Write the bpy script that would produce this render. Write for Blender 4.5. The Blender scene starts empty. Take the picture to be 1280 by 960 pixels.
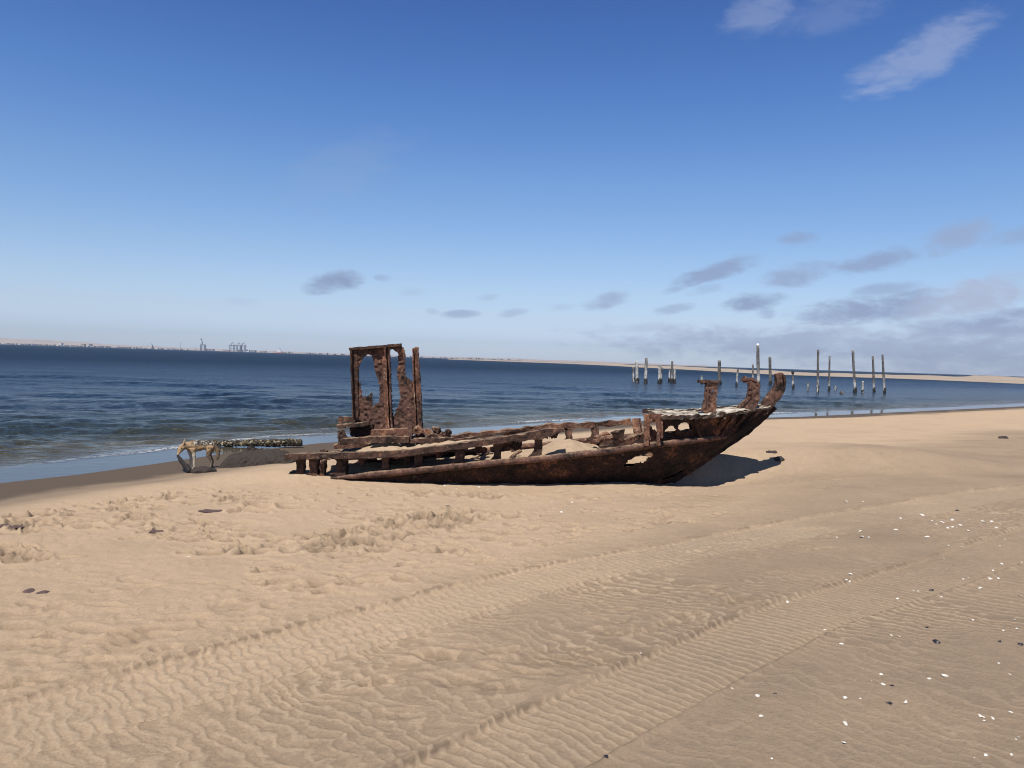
import bpy, bmesh, math, random
import numpy as np
from mathutils import Vector, Matrix
random.seed(7)
RNG = np.random.default_rng(11)
scene = bpy.context.scene
COL = scene.collection
R = math.radians

# ------------------------------------------------------------------ camera
F = 995.0                       # focal length in photo pixels (1280 wide)
ROLL, PITCH, CZ = math.atan(.0317), math.atan(30.0 / F), 2.1
fw = np.array([0, math.cos(PITCH), -math.sin(PITCH)])
up0 = np.array([0, math.sin(PITCH), math.cos(PITCH)])
r0 = np.array([1.0, 0, 0])
rt = r0 * math.cos(ROLL) + up0 * math.sin(ROLL)
up = up0 * math.cos(ROLL) - r0 * math.sin(ROLL)
CAM = np.array([0, 0, CZ])

def ray(px, py): return fw + rt * ((px - 640) / F) + up * ((480 - py) / F)
def P(px, py, Y):                # point on that sight line at depth Y
    d = ray(px, py); return CAM + d * (Y / d[1])
def PZ(px, py, z):
    d = ray(px, py); return CAM + d * ((z - CZ) / d[2])

cam = bpy.data.cameras.new('camera')
cam.sensor_width = 36; cam.lens = 36 * F / 1280; cam.clip_start = .1; cam.clip_end = 30000
camo = bpy.data.objects.new('camera', cam); COL.objects.link(camo)
camo.matrix_world = Matrix(((rt[0], up[0], -fw[0], 0), (rt[1], up[1], -fw[1], 0), (rt[2], up[2], -fw[2], CZ), (0, 0, 0, 1)))
scene.camera = camo
scene.cycles.filter_width = 1.05

# ------------------------------------------------------------------ noise
def _hash(ix, iy, iz):
    h = (ix.astype(np.int64) * 374761393 + iy.astype(np.int64) * 668265263 + iz.astype(np.int64) * 2147483647) & 0xffffffff
    h = ((h ^ (h >> 13)) * 1274126177) & 0xffffffff
    return ((h ^ (h >> 16)) & 0xffff) / 32767.5 - 1.0
def vn3(x, y, z):
    x, y, z = np.broadcast_arrays(np.asarray(x, float), np.asarray(y, float), np.asarray(z, float))
    ix, iy, iz = np.floor(x), np.floor(y), np.floor(z)
    fx, fy, fz = x - ix, y - iy, z - iz
    fx, fy, fz = [f * f * f * (f * (f * 6 - 15) + 10) for f in (fx, fy, fz)]
    ix, iy, iz = ix.astype(np.int64), iy.astype(np.int64), iz.astype(np.int64)
    def l(a, b, t): return a + (b - a) * t
    r = []
    for k in (0, 1):
        a = l(_hash(ix, iy, iz + k), _hash(ix + 1, iy, iz + k), fx)
        b = l(_hash(ix, iy + 1, iz + k), _hash(ix + 1, iy + 1, iz + k), fx)
        r.append(l(a, b, fy))
    return l(r[0], r[1], fz)
def vn2(x, y, seed=0):
    x = np.asarray(x, float); y = np.asarray(y, float)
    ix, iy = np.floor(x), np.floor(y)
    fx, fy = x - ix, y - iy
    fx, fy = [f * f * f * (f * (f * 6 - 15) + 10) for f in (fx, fy)]
    ix, iy = ix.astype(np.int64), iy.astype(np.int64); s = np.full(ix.shape, seed, np.int64)
    a = _hash(ix, iy, s); b = _hash(ix + 1, iy, s); c = _hash(ix, iy + 1, s); d = _hash(ix + 1, iy + 1, s)
    return (a + (b - a) * fx) * (1 - fy) + (c + (d - c) * fx) * fy
def fbm2(x, y, o=3, seed=0):
    t = 0; a = 1; n = 0
    for k in range(o):
        t = t + a * vn2(x * 2 ** k + 17.3 * k, y * 2 ** k - 9.1 * k, seed + k); n += a; a *= .5
    return t / n
def sstep(a, b, x):
    t = np.clip((x - a) / (b - a), 0, 1); return t * t * (3 - 2 * t)

# ------------------------------------------------------------------ tagging and mesh helpers
def tag(o, label=None, cat=None, group=None, kind=None):
    if label: o['label'] = label
    if cat: o['category'] = cat
    if group: o['group'] = group
    if kind: o['kind'] = kind
    return o
def empty(name, loc):
    o = bpy.data.objects.new(name, None); COL.objects.link(o); o.location = loc; o.empty_display_size = .2
    return o
def link(name, V, Fc, mat, parent=None, smooth=False):
    me = bpy.data.meshes.new(name)
    V = np.asarray(V, float)
    me.from_pydata([tuple(v) for v in V], [], [tuple(int(i) for i in f) for f in Fc])
    if mat is not None: me.materials.append(mat)
    if smooth: me.polygons.foreach_set('use_smooth', [True] * len(me.polygons))
    me.update()
    o = bpy.data.objects.new(name, me); COL.objects.link(o)
    if parent is not None:
        o.parent = parent
        pm = parent.matrix_basis.copy(); q = parent
        while q.parent is not None: pm = q.parent.matrix_basis @ q.matrix_parent_inverse @ pm; q = q.parent
        o.matrix_parent_inverse = pm.inverted()
    return o
def big_mesh(name, V, Q, mat, attrs=None, smooth=True):
    me = bpy.data.meshes.new(name)
    me.vertices.add(len(V)); me.vertices.foreach_set('co', V.astype(np.float32).ravel())
    me.loops.add(Q.size); me.loops.foreach_set('vertex_index', Q.astype(np.int32).ravel())
    n = len(Q)
    me.polygons.add(n)
    me.polygons.foreach_set('loop_start', np.arange(0, n * 4, 4, dtype=np.int32))
    me.update(calc_edges=True)
    me.polygons.foreach_set('use_smooth', np.full(n, smooth))
    for k, a in (attrs or {}).items():
        at = me.attributes.new(k, 'FLOAT', 'POINT'); at.data.foreach_set('value', a.astype(np.float32).ravel())
    me.materials.append(mat); me.validate(); me.update()
    o = bpy.data.objects.new(name, me); COL.objects.link(o)
    return o
ROT = np.array(Matrix.Rotation(.7, 3, 'X') @ Matrix.Rotation(.9, 3, 'Y') @ Matrix.Rotation(.5, 3, 'Z'))
class MB:
    """collects pieces of ONE mesh"""
    def __init__(s): s.V = []; s.F = []
    def add(s, V, Fc):
        b = len(s.V); s.V.extend([tuple(v) for v in V]); s.F.extend([[i + b for i in f] for f in Fc]); return s
    def rough(s, amp, sc, seed=0):
        V = np.array(s.V); W = V @ ROT
        for k in range(3):
            V[:, k] += amp * vn3(W[:, 0] * sc + 31.7 * k + seed, W[:, 1] * sc, W[:, 2] * sc) * .6
            W2 = (W @ ROT) * sc * 2.3
            V[:, k] += amp * vn3(W2[:, 0] + 31.7 * k + seed, W2[:, 1], W2[:, 2]) * .5
        s.V = [tuple(v) for v in V]; return s
    def build(s, name, mat, parent=None, smooth=False): return link(name, s.V, s.F, mat, parent, smooth)
def resample(p, step):
    p = np.asarray(p, float); L = np.r_[0, np.cumsum(np.linalg.norm(np.diff(p[:, :3], axis=0), axis=1))]
    n = max(2, int(L[-1] / step) + 1); t = np.linspace(0, L[-1], n)
    return np.stack([np.interp(t, L, p[:, k]) for k in range(p.shape[1])], 1)
def bar(p, w, h, upv=(0, 0, 1), step=.035, rnd=False, smooth_path=False):
    """swept bar: w across, h along upv; w and h are numbers or lists per path point"""
    p = np.asarray(p, float)
    w = np.full(len(p), w) if np.isscalar(w) else np.asarray(w, float)
    h = np.full(len(p), h) if np.isscalar(h) else np.asarray(h, float)
    q = resample(np.c_[p, w, h], step)
    if smooth_path and len(q) > 6:
        for _ in range(4): q[1:-1] = .25 * q[:-2] + .5 * q[1:-1] + .25 * q[2:]
    C = q[:, :3]; T = np.gradient(C, axis=0); T /= np.linalg.norm(T, axis=1)[:, None] + 1e-9
    U = np.asarray(upv, float)
    S = np.cross(T, U); S /= np.linalg.norm(S, axis=1)[:, None] + 1e-9
    N = np.cross(S, T)
    if rnd:
        m = 10; sec = [(math.cos(a) * .5, math.sin(a) * .5) for a in np.linspace(0, 2 * math.pi, m, endpoint=False)]
    else:
        nw = max(1, min(8, int(w.max() / step))); nh = max(1, min(8, int(h.max() / step)))
        sec = [(-.5 + i / nw, -.5) for i in range(nw)] + [(.5, -.5 + i / nh) for i in range(nh)] + [(.5 - i / nw, .5) for i in range(nw)] + [(-.5, .5 - i / nh) for i in range(nh)]
    m = len(sec); V = []; Fc = []
    for i in range(len(q)):
        for a, b in sec: V.append(C[i] + S[i] * a * q[i, 3] + N[i] * b * q[i, 4])
    for i in range(len(q) - 1):
        for j in range(m):
            Fc.append([i * m + j, i * m + (j + 1) % m, (i + 1) * m + (j + 1) % m, (i + 1) * m + j])
    a = len(V); V.append(C[0]); V.append(C[-1]); e = (len(q) - 1) * m
    for j in range(m): Fc.append([a, (j + 1) % m, j]); Fc.append([a + 1, e + j, e + (j + 1) % m])
    return V, Fc
def gridplate(G, keep, tv):
    """solid plate from a point grid (nu,nv,3), kept cells and a thickness vector"""
    nu, nv = G.shape[:2]; tv = np.asarray(tv, float); ids = {}; V = []; Fc = []
    def vid(i, j, s):
        k = (i, j, s)
        if k not in ids: ids[k] = len(V); V.append(G[i, j] + (tv if s else 0 * tv))
        return ids[k]
    K = np.zeros((nu + 1, nv + 1), bool); K[1:nu, 1:nv] = keep
    for i in range(nu - 1):
        for j in range(nv - 1):
            if not keep[i, j]: continue
            Fc.append([vid(i, j, 0), vid(i + 1, j, 0), vid(i + 1, j + 1, 0), vid(i, j + 1, 0)])
            Fc.append([vid(i, j + 1, 1), vid(i + 1, j + 1, 1), vid(i + 1, j, 1), vid(i, j, 1)])
            for (di, dj, a, b) in ((-1, 0, (i, j), (i, j + 1)), (1, 0, (i + 1, j + 1), (i + 1, j)), (0, -1, (i + 1, j), (i, j)), (0, 1, (i, j + 1), (i + 1, j + 1))):
                if not K[i + 1 + di, j + 1 + dj]:
                    Fc.append([vid(*a, 0), vid(*b, 0), vid(*b, 1), vid(*a, 1)])
    return V, Fc
def pip(x, y, poly):
    ins = np.zeros(x.shape, bool); n = len(poly)
    for i in range(n):
        x1, y1 = poly[i]; x2, y2 = poly[(i + 1) % n]
        if y1 == y2: continue
        c = ((y1 > y) != (y2 > y)) & (x < (x2 - x1) * (y - y1) / (y2 - y1) + x1)
        ins ^= c
    return ins
def pixplate(outline, holes, Yf, cell=.8, thick=.012, rag=.8, tv=(0, 1, 0)):
    o = np.array(outline, float); x0, y0 = o.min(0) - 2; x1, y1 = o.max(0) + 2
    xs = np.arange(x0, x1, cell); ys = np.arange(y0, y1, cell)
    gx, gy = np.meshgrid(xs, ys, indexing='ij')
    cx, cy = gx[:-1, :-1] + cell / 2, gy[:-1, :-1] + cell / 2
    jx = cx + rag * vn2(cx * .55, cy * .55, 5) + rag * .8 * vn2(cx * 1.3, cy * 1.3, 15); jy = cy + rag * vn2(cx * .55, cy * .55, 6) + rag * .8 * vn2(cx * 1.3, cy * 1.3, 16)
    k = pip(jx, jy, outline)
    for h in holes: k &= ~pip(jx, jy, h)
    G = np.zeros(gx.shape + (3,))
    for i in range(gx.shape[0]):
        for j in range(gx.shape[1]):
            u = gx[i, j] + .25 * cell * random.uniform(-1, 1); v = gy[i, j] + .25 * cell * random.uniform(-1, 1)
            G[i, j] = P(u, v, Yf(u, v) + .012 * float(vn2(np.array(u * .3), np.array(v * .3), 9)))
    return gridplate(G, k, np.array(tv) * thick)

# ------------------------------------------------------------------ materials
def new_mat(name):
    m = bpy.data.materials.new(name); m.use_nodes = True
    nt = m.node_tree; nt.nodes.clear()
    out = nt.nodes.new('ShaderNodeOutputMaterial'); bs = nt.nodes.new('ShaderNodeBsdfPrincipled')
    nt.links.new(bs.outputs[0], out.inputs[0])
    return m, nt, bs
class NT:
    def __init__(s, nt): s.nt = nt
    def n(s, t, **kw):
        o = s.nt.nodes.new(t)
        for k, v in kw.items(): setattr(o, k, v)
        return o
    def l(s, a, b): s.nt.links.new(a, b)
    def noise(s, vec, scale, detail=4, rough=.6, dist=0):
        o = s.n('ShaderNodeTexNoise'); o.inputs['Scale'].default_value = scale; o.inputs['Detail'].default_value = detail
        o.inputs['Roughness'].default_value = rough; o.inputs['Distortion'].default_value = dist
        if vec is not None: s.l(vec, o.inputs['Vector'])
        return o.outputs['Fac']
    def ramp(s, fac, stops):
        o = s.n('ShaderNodeValToRGB'); e = o.color_ramp.elements
        while len(e) < len(stops): e.new(.5)
        for i, (p, c) in enumerate(stops):
            e[i].position = p; e[i].color = tuple(c) + (1,) if len(c) == 3 else c
        s.l(fac, o.inputs[0]); return o.outputs[0]
    def math(s, op, a, b=None, c=None, clamp=False):
        o = s.n('ShaderNodeMath', operation=op); o.use_clamp = clamp
        for i, v in enumerate((a, b, c)):
            if v is None: continue
            if isinstance(v, (int, float)): o.inputs[i].default_value = v
            else: s.l(v, o.inputs[i])
        return o.outputs[0]
    def mix(s, fac, a, b, mode='MIX'):
        o = s.n('ShaderNodeMix', data_type='RGBA', blend_type=mode)
        for i, v in ((0, fac), (6, a), (7, b)):
            if isinstance(v, (int, float)): o.inputs[i].default_value = v
            elif isinstance(v, (tuple, list)): o.inputs[i].default_value = tuple(v) + (1,)
            else: s.l(v, o.inputs[i])
        return o.outputs[2]
    def mrange(s, v, a, b, c=0, d=1):
        o = s.n('ShaderNodeMapRange'); s.l(v, o.inputs[0])
        for i, x in enumerate((a, b, c, d)): o.inputs[i + 1].default_value = x
        return o.outputs[0]
    def bump(s, hgt, strength, dist, normal=None):
        o = s.n('ShaderNodeBump'); o.inputs['Strength'].default_value = strength; o.inputs['Distance'].default_value = dist
        s.l(hgt, o.inputs['Height'])
        if normal is not None: s.l(normal, o.inputs['Normal'])
        return o.outputs[0]
    def pos(s): return s.n('ShaderNodeNewGeometry').outputs['Position']
    def obj(s): return s.n('ShaderNodeTexCoord').outputs['Object']
    def attr(s, name):
        o = s.n('ShaderNodeAttribute'); o.attribute_name = name; return o.outputs['Fac']

def rust_mat(name, dark=(.018, .011, .009), mid=(.085, .038, .024), hot=(.24, .10, .05), shift=0.0, crust=.0, dust=.8):
    m, nt, bs = new_mat(name); k = NT(nt); p = k.pos()
    a = k.noise(p, 5.5, 6, .68, .4); b = k.noise(p, 26, 5, .7); c = k.noise(p, 2.1, 3, .5)
    f = k.math('ADD', k.math('MULTIPLY', a, .55), k.math('MULTIPLY', b, .45))
    f = k.math('ADD', f, k.math('MULTIPLY_ADD', c, .40, -.20 + shift))
    col = k.ramp(f, [(.39, dark), (.47, mid), (.54, [x * 1.3 for x in mid]), (.63, hot)])
    pale = k.noise(p, 14, 6, .75, .8)
    pf = k.mrange(pale, .64 - crust, .74 - crust)
    col = k.mix(k.math('MULTIPLY', pf, .75), col, (.36, .29, .21))
    nz = k.n('ShaderNodeSeparateXYZ'); k.l(k.n('ShaderNodeNewGeometry').outputs['Normal'], nz.inputs[0])
    du = k.math('MULTIPLY', k.mrange(nz.outputs[2], .55, .95), k.mrange(k.noise(p, 9, 5, .7), .42, .60))
    col = k.mix(k.math('MULTIPLY', du, dust), col, (.30, .215, .14))
    k.l(col, bs.inputs['Base Color']); bs.inputs['Roughness'].default_value = .92
    bs.inputs['Specular IOR Level'].default_value = .25
    h = k.math('ADD', k.math('MULTIPLY', a, .7), k.math('MULTIPLY', b, .5))
    k.l(k.bump(h, .55, .02), bs.inputs['Normal'])
    return m
RUST = rust_mat('rust', (.009, .007, .006), (.050, .028, .021), (.18, .092, .057), .0, .03)
RUST_DARK = rust_mat('rust_dark', (.006, .005, .0045), (.026, .013, .010), (.15, .063, .034), -.02)
RUST_WARM = rust_mat('rust_warm', (.012, .009, .008), (.082, .044, .033), (.23, .122, .075), .0, .04)
RUST_CRUST = rust_mat('rust_crust', (.016, .010, .008), (.10, .048, .032), (.27, .13, .075), .01, .08)

def guano_mat():
    m, nt, bs = new_mat('guano_crust'); k = NT(nt); p = k.pos()
    a = k.noise(p, 7, 6, .7, .5)
    col = k.ramp(a, [(.36, (.06, .04, .03)), (.48, (.30, .26, .20)), (.64, (.66, .61, .53))])
    nz = k.n('ShaderNodeSeparateXYZ'); k.l(k.n('ShaderNodeNewGeometry').outputs['Normal'], nz.inputs[0])
    up_ = k.mrange(k.math('ADD', nz.outputs[2], k.math('MULTIPLY_ADD', a, .8, -.4)), .25, .75)
    col = k.mix(up_, k.ramp(k.noise(p, 12, 5, .7), [(.35, (.012, .009, .007)), (.55, (.06, .034, .024)), (.72, (.16, .10, .07))]), col)
    k.l(col, bs.inputs['Base Color']); bs.inputs['Roughness'].default_value = .9
    k.l(k.bump(a, .6, .03), bs.inputs['Normal']); return m
GUANO = guano_mat()

def plain(name, col, rough=.85, var=.35, scale=30, bump=.3, bd=.01):
    m, nt, bs = new_mat(name); k = NT(nt); p = k.pos()
    a = k.noise(p, scale, 5, .65)
    c = k.mix(a, [x * (1 - var) for x in col], [min(1, x * (1 + var)) for x in col])
    k.l(c, bs.inputs['Base Color']); bs.inputs['Roughness'].default_value = rough
    if bump: k.l(k.bump(a, bump, bd), bs.inputs['Normal'])
    return m

# ------------------------------------------------------------------ shoreline and terrain base
SHORE = np.array([(-60, -120), (-24, -30), (-15, -8), (-10.6, 4), (-8.6, 9.6)] +
                 [tuple(PZ(x, y, 0)[:2]) for x, y in ((0, 604), (100, 593), (200, 579), (280, 567), (400, 554), (640, 539), (820, 525), (1000, 521), (1130, 515), (1280, 508))] +
                 [(75, 92), (150, 140), (420, 215), (1200, 300), (6000, 500)])
def shore_sd(x, y):
    """signed distance to the waterline, positive on land"""
    x = np.asarray(x, float); y = np.asarray(y, float)
    best = np.full(x.shape, 1e18); sg = np.zeros(x.shape)
    for (x1, y1), (x2, y2) in zip(SHORE[:-1], SHORE[1:]):
        dx, dy = x2 - x1, y2 - y1; L2 = dx * dx + dy * dy
        t = np.clip(((x - x1) * dx + (y - y1) * dy) / L2, 0, 1)
        ex, ey = x - x1 - t * dx, y - y1 - t * dy; d = ex * ex + ey * ey
        c = (x - x1) * dy - (y - y1) * dx
        u = d < best; best = np.where(u, d, best); sg = np.where(u, np.sign(c), sg)
    return np.sqrt(best) * sg
ZS = [-9000, -60, -25, -8, -2, 0, 1.2, 1.8, 2.5, 4, 9, 11.5, 16, 30, 80, 600, 9000]
ZZ = [-3.5, -3.2, -1.6, -.45, -.05, 0, .035, .07, .165, .22, .28, .45, .55, .7, 1.1, 3, 6]
def zbase(x, y, s=None):
    if s is None: s = shore_sd(x, y)
    z = np.interp(s, ZS, ZZ)
    wob = .03 * fbm2(x * .45, y * .45, 3, 3) * sstep(1.5, 3.5, s)
    hump = .12 * np.exp(-(((x + 3.3) / .9) ** 2 + ((y - 12.0) / .55) ** 2))        # sand banked at the stern
    scour = -.13 * np.exp(-(((x - 3.2) / .95) ** 2 + ((y - 12.45) / .55) ** 2))        # moat washed out under the bow
    yb = y - .12 * (x - 3)
    bank = .36 * sstep(12.55, 13.75, yb + .08 * fbm2(x * 2.2, y * 2.2, 3, 9)) * np.exp(-(np.maximum(yb - 14.4, 0) / 3.2) ** 2) * sstep(.9, 2.4, x) * (1 - sstep(6, 10, x))
    return z + wob + hump + scour + bank
def G(px, py, it=40):
    """where the sight line through a photo pixel meets the sand"""
    z = .3
    for _ in range(it):
        p = PZ(px, py, z); zn = float(zbase(np.array(p[0]), np.array(p[1]))); z = .5 * z + .5 * zn
    p = PZ(px, py, z); return np.array([p[0], p[1], z])

# ------------------------------------------------------------------ sand material
def sand_mat():
    m, nt, bs = new_mat('sand'); k = NT(nt); p = k.pos()
    dry = k.attr('dry'); wet = k.attr('wet'); crest = k.attr('crest')
    g1 = k.noise(p, 420, 3, .8); g2 = k.noise(p, 45, 6, .75); g3 = k.noise(p, 1.3, 4, .6); g4 = k.noise(p, 7, 4, .65, .6)
    d = k.math('ADD', dry, k.math('MULTIPLY_ADD', g3, .55, -.275))
    d = k.math('ADD', d, k.math('MULTIPLY_ADD', g4, .35, -.175), clamp=True)
    c = k.mix(d, (.248, .188, .133), (.452, .335, .226))
    c = k.mix(k.math('MULTIPLY', crest, -1.3, clamp=True), c, (.11, .08, .055))  # below zero: moist troughs, plus painted shade of pits and track edges
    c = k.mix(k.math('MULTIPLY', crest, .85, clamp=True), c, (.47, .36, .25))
    c = k.mix(wet, c, (.095, .070, .047))
    gr = k.math('ADD', k.math('MULTIPLY', g1, .35), k.math('MULTIPLY', g2, .45)); gr = k.math('ADD', gr, k.math('MULTIPLY', k.noise(p, 120, 3, .75), .35))
    c = k.mix(1.0, c, k.ramp(gr, [(.35, (.55, .55, .56)), (.56, (1.0, 1.0, 1.0)), (.8, (1.35, 1.33, 1.3))]), 'MULTIPLY')
    k.l(c, bs.inputs['Base Color'])
    k.l(k.mrange(wet, 0, 1, .95, .7), bs.inputs['Roughness'])
    k.l(k.mrange(wet, 0, 1, .12, .15), bs.inputs['Specular IOR Level'])
    hh = k.math('ADD', k.math('MULTIPLY', g2, .9), k.math('MULTIPLY', g1, .25))
    k.l(k.math('SUBTRACT', 1.0, k.math('MULTIPLY', wet, .8)), (b := k.n('ShaderNodeBump')).inputs['Strength'])
    b.inputs['Distance'].default_value = .016; k.l(hh, b.inputs['Height'])
    k.l(b.outputs[0], bs.inputs['Normal'])
    return m
SAND = sand_mat()

# ------------------------------------------------------------------ terrain sheet (polar grid round the photographer)
def polar(rs, a_f, n_f):
    ang = np.r_[np.linspace(-math.pi, -a_f, 46, endpoint=False), np.linspace(-a_f, a_f, n_f), np.linspace(a_f, math.pi, 47)[1:-1]]
    rr, aa = np.meshgrid(rs, ang, indexing='ij')
    return rr * np.sin(aa), rr * np.cos(aa), ang
def quads(nr, na, closed=True):
    i = np.arange(nr - 1)[:, None]; j = np.arange(na)[None, :]
    j2 = (j + 1) % na
    return np.stack([i * na + j, i * na + j2, (i + 1) * na + j2, (i + 1) * na + j], -1).reshape(-1, 4)

def build_ground():
    near = np.linspace(.15, 2.0, 30)
    inv = 1 / np.linspace(1 / 2.05, 1 / 40.0, 1050)
    far = np.geomspace(41, 5400, 60)
    rs = np.r_[near, inv, far]
    X, Y, ang = polar(rs, R(39), 900)
    RR = rs[:, None] + 0 * X
    s = shore_sd(X, Y)
    z = zbase(X, Y, s)
    land = sstep(2.2, 3.2, s)
    crest = np.zeros_like(X); dry = np.zeros_like(X)
    # --- tyre tracks: two belts running along the beach
    def line(pts): return np.array([G(*p)[:2] for p in pts])
    A1 = line([(0, 879), (640, 711), (880, 665), (1280, 608)]); A2 = line([(50, 940), (640, 756), (855, 707), (1280, 622)])
    B1 = line([(640, 892), (840, 805), (960, 752), (1160, 697), (1280, 660)]); B2 = line([(740, 957), (880, 875), (1020, 805), (1120, 760), (1280, 695)])
    def ext(L, a=3, b=25):
        d0 = L[0] - L[1]; d1 = L[-1] - L[-2]
        return np.vstack([L[0] + d0 / np.linalg.norm(d0) * a, L, L[-1] + d1 / np.linalg.norm(d1) * b])
    def fit(L, o):
        L = ext(L); dense = resample(L, .4); c = np.polyfit(dense[:, 0], dense[:, 1], 2); return c
    T = np.array([.77, .64]); T /= np.linalg.norm(T)
    U = X * T[0] + Y * T[1]; Wd = -X * T[1] + Y * T[0]     # along / across the beach
    def coords(L1, L2):
        a = ext(L1); b = ext(L2)
        ua, wa = a @ T, a @ np.array([-T[1], T[0]]); ub, wb = b @ T, b @ np.array([-T[1], T[0]])
        w1 = np.interp(U, ua, wa); w2 = np.interp(U, ub, wb)
        mid = (w1 + w2) / 2; hw = np.abs(w1 - w2) / 2 * .0 + np.median(np.abs(w1 - w2)[(RR > 3) & (RR < 12)]) / 2
        mid = mid + .03 * vn2(U * .7, U * 0, 21)
        return (Wd - mid) / hw, hw
    fade = 1 - sstep(11, 17, RR)
    n1 = fbm2(X * 1.1, Y * 1.1, 3, 41); n2 = fbm2(X * 3.1, Y * 3.1, 2, 51); n3 = fbm2(X * 9, Y * 9, 2, 61); n4 = vn2(X * 26, Y * 26, 66)
    inA, hwA = coords(A1, A2); inB, hwB = coords(B1, B2)
    mA = 1 - sstep(.90, 1.0, np.abs(inA)); mB = 1 - sstep(.90, 1.0, np.abs(inB))
    # --- wind ripples, crests square to the beach
    wl = .098
    ph = U / wl + 1.1 * n2 + 1.9 * n1 + .45 * n3 + .16 * n4 + .10 * Wd / wl
    fr = ph - np.floor(ph); rip = np.where(fr < .68, fr / .68, (1 - fr) / .32)     # asymmetric
    rip = sstep(0, 1, rip)
    patch = np.clip(.80 + 1.0 * fbm2(X * .55 + 3, Y * .55, 3, 71) + .3 * n2, 0, 1.1)
    front = sstep(9.0, 11.0, s + .9 * n1)                                          # ripples only on the upper beach
    # --- tread
    front = np.maximum(1 - sstep(.0, .5, (inA - 1) * hwA + .25 * n1), .28 * sstep(8, 10, s)) * (.75 + .25 * sstep(8, 10, s))
    zig = np.abs(((inA * 1.5 + 10.25) % 1) - .5) * 2
    pa = U / .074 + .16 * n4 + .50 * zig + .42 * n3 + .55 * n2 + .5 * n1
    fa = pa - np.floor(pa); ta = sstep(0, 1, np.where(fa < .6, fa / .6, (1 - fa) / .4))
    pb = U / .066 + .14 * n4 + .30 * np.abs(inB) + .34 * n3 + .40 * n2
    fb = pb - np.floor(pb); tb = sstep(0, 1, np.where(fb < .6, fb / .6, (1 - fb) / .4))
    farA = 1 - .8 * sstep(6.5, 10, RR); farB = 1 - .75 * sstep(5.5, 9, RR)
    hr = .0085 * (rip - .5) * .95 * patch * front * np.clip(.75 + .6 * n1, .2, 1.2)
    hA = -.022 + .0085 * (ta - .5) * farA * (.75 + .5 * n1); hB = -.019 + .0065 * (tb - .5) * farB * (.8 + .5 * n1)
    detail = hr * (1 - mA) * (1 - mB) + mA * hA + mB * hB
    for q, hw in ((inA, hwA), (inB, hwB)):                                         # ridge pushed up at the tyre's edge
        d = (np.abs(q) - 1.06) * hw
        detail += (.011 + .006 * n3 + .005 * n2) * np.exp(-(d / .026) ** 2) - .004 * np.exp(-((d + .07) / .03) ** 2)
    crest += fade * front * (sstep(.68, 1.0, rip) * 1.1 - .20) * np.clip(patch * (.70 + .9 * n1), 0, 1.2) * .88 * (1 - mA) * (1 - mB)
    crest -= .42 * fade * sum(np.exp(-(((np.abs(q) - 1.0) * hw + .006) / .013) ** 2) * np.clip(.5 + 1.2 * n2, 0, 1) for q, hw in ((inA, hwA), (inB, hwB)))  # shadow line along the belt edges, painted into the colour
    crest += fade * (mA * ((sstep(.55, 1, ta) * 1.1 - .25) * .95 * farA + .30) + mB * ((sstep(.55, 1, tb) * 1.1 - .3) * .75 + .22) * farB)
    # faint old wheel marks between and above the belts
    for off in (-.75, 1.9, 2.25):
        q = (Wd - (np.interp(U, [-5, 40], [0, 0]) + off)) 
    detail *= fade
    # --- broken-up sand
    rough = land * (1 - sstep(9.0, 11.5, s + .8 * n1))
    detail += rough * (.010 * fbm2(X * 2.6, Y * 2.6, 4, 81) + .005 * n3 + .004 * vn2(X * 16, Y * 16, 84) * np.clip(.4 + 2 * n1, 0, 1) + .006 * np.clip(fbm2(X * 6.5, Y * 6.5, 3, 83) - .12, 0, 1) * np.clip(.5 + 1.6 * n1, 0, 1))
    detail += rough * .018 * np.clip(vn2(X * 19, Y * 19, 85) - .5, 0, 1) * np.clip(.3 + 2.2 * n1, 0, 1)
    detail += land * .006 * fbm2(X * 2.1, Y * 2.1, 3, 91)
    # ripple-marked trodden sand by the water
    z = z + detail * sstep(1.2, 3.0, s)
    z += sstep(.8, 2.0, s) * .004 * n3
    # --- footprints and hoof pits
    def stamp(x, y, dep, L, W_, th):
        r = math.hypot(x, y); a = math.atan2(x, y); ext_ = 2.4 * max(L, W_)
        i0, i1 = np.searchsorted(rs, [r - ext_, r + ext_]); j0, j1 = np.searchsorted(ang, [a - ext_ / r, a + ext_ / r])
        if i1 <= i0 or j1 <= j0: return
        sl = (slice(i0, i1), slice(j0, j1)); dx, dy = X[sl] - x, Y[sl] - y
        u = (dx * math.cos(th) + dy * math.sin(th)) / L; v = (-dx * math.sin(th) + dy * math.cos(th)) / W_
        q = u * u + v * v
        crest[sl] -= 6.5 * dep * np.exp(-q ** 3 * 1.1)  # pit darkened in the colour, standing in for shade inside the print
        z[sl] += -dep * np.exp(-q ** 3 * 1.1) + dep * .3 * np.exp(-((np.sqrt(q) - 1.35) / .33) ** 2)
    def scatter(n, poly, dep, size, pw=1):
        poly = np.array(poly, float); lo, hi = poly.min(0), poly.max(0); c = 0
        while c < n:
            x, y = random.uniform(lo[0], hi[0]), random.uniform(lo[1], hi[1])
            if not pip(np.array(x), np.array(y), poly): continue
            g = PZ(x, y, .28)
            if float(fbm2(np.array(g[0] * .9), np.array(g[1] * .9), 2, 77)) < random.uniform(-.6, .25): continue
            c += 1
            L = random.uniform(*size)
            stamp(g[0], g[1], dep * random.uniform(.5, 1.4), L, L * random.uniform(.32, .6), random.uniform(-.45, .6))
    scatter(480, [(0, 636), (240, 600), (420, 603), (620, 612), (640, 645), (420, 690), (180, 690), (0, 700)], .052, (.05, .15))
    scatter(230, [(420, 606), (840, 612), (1010, 612), (900, 655), (700, 685), (400, 700)], .032, (.05, .13))
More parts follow.
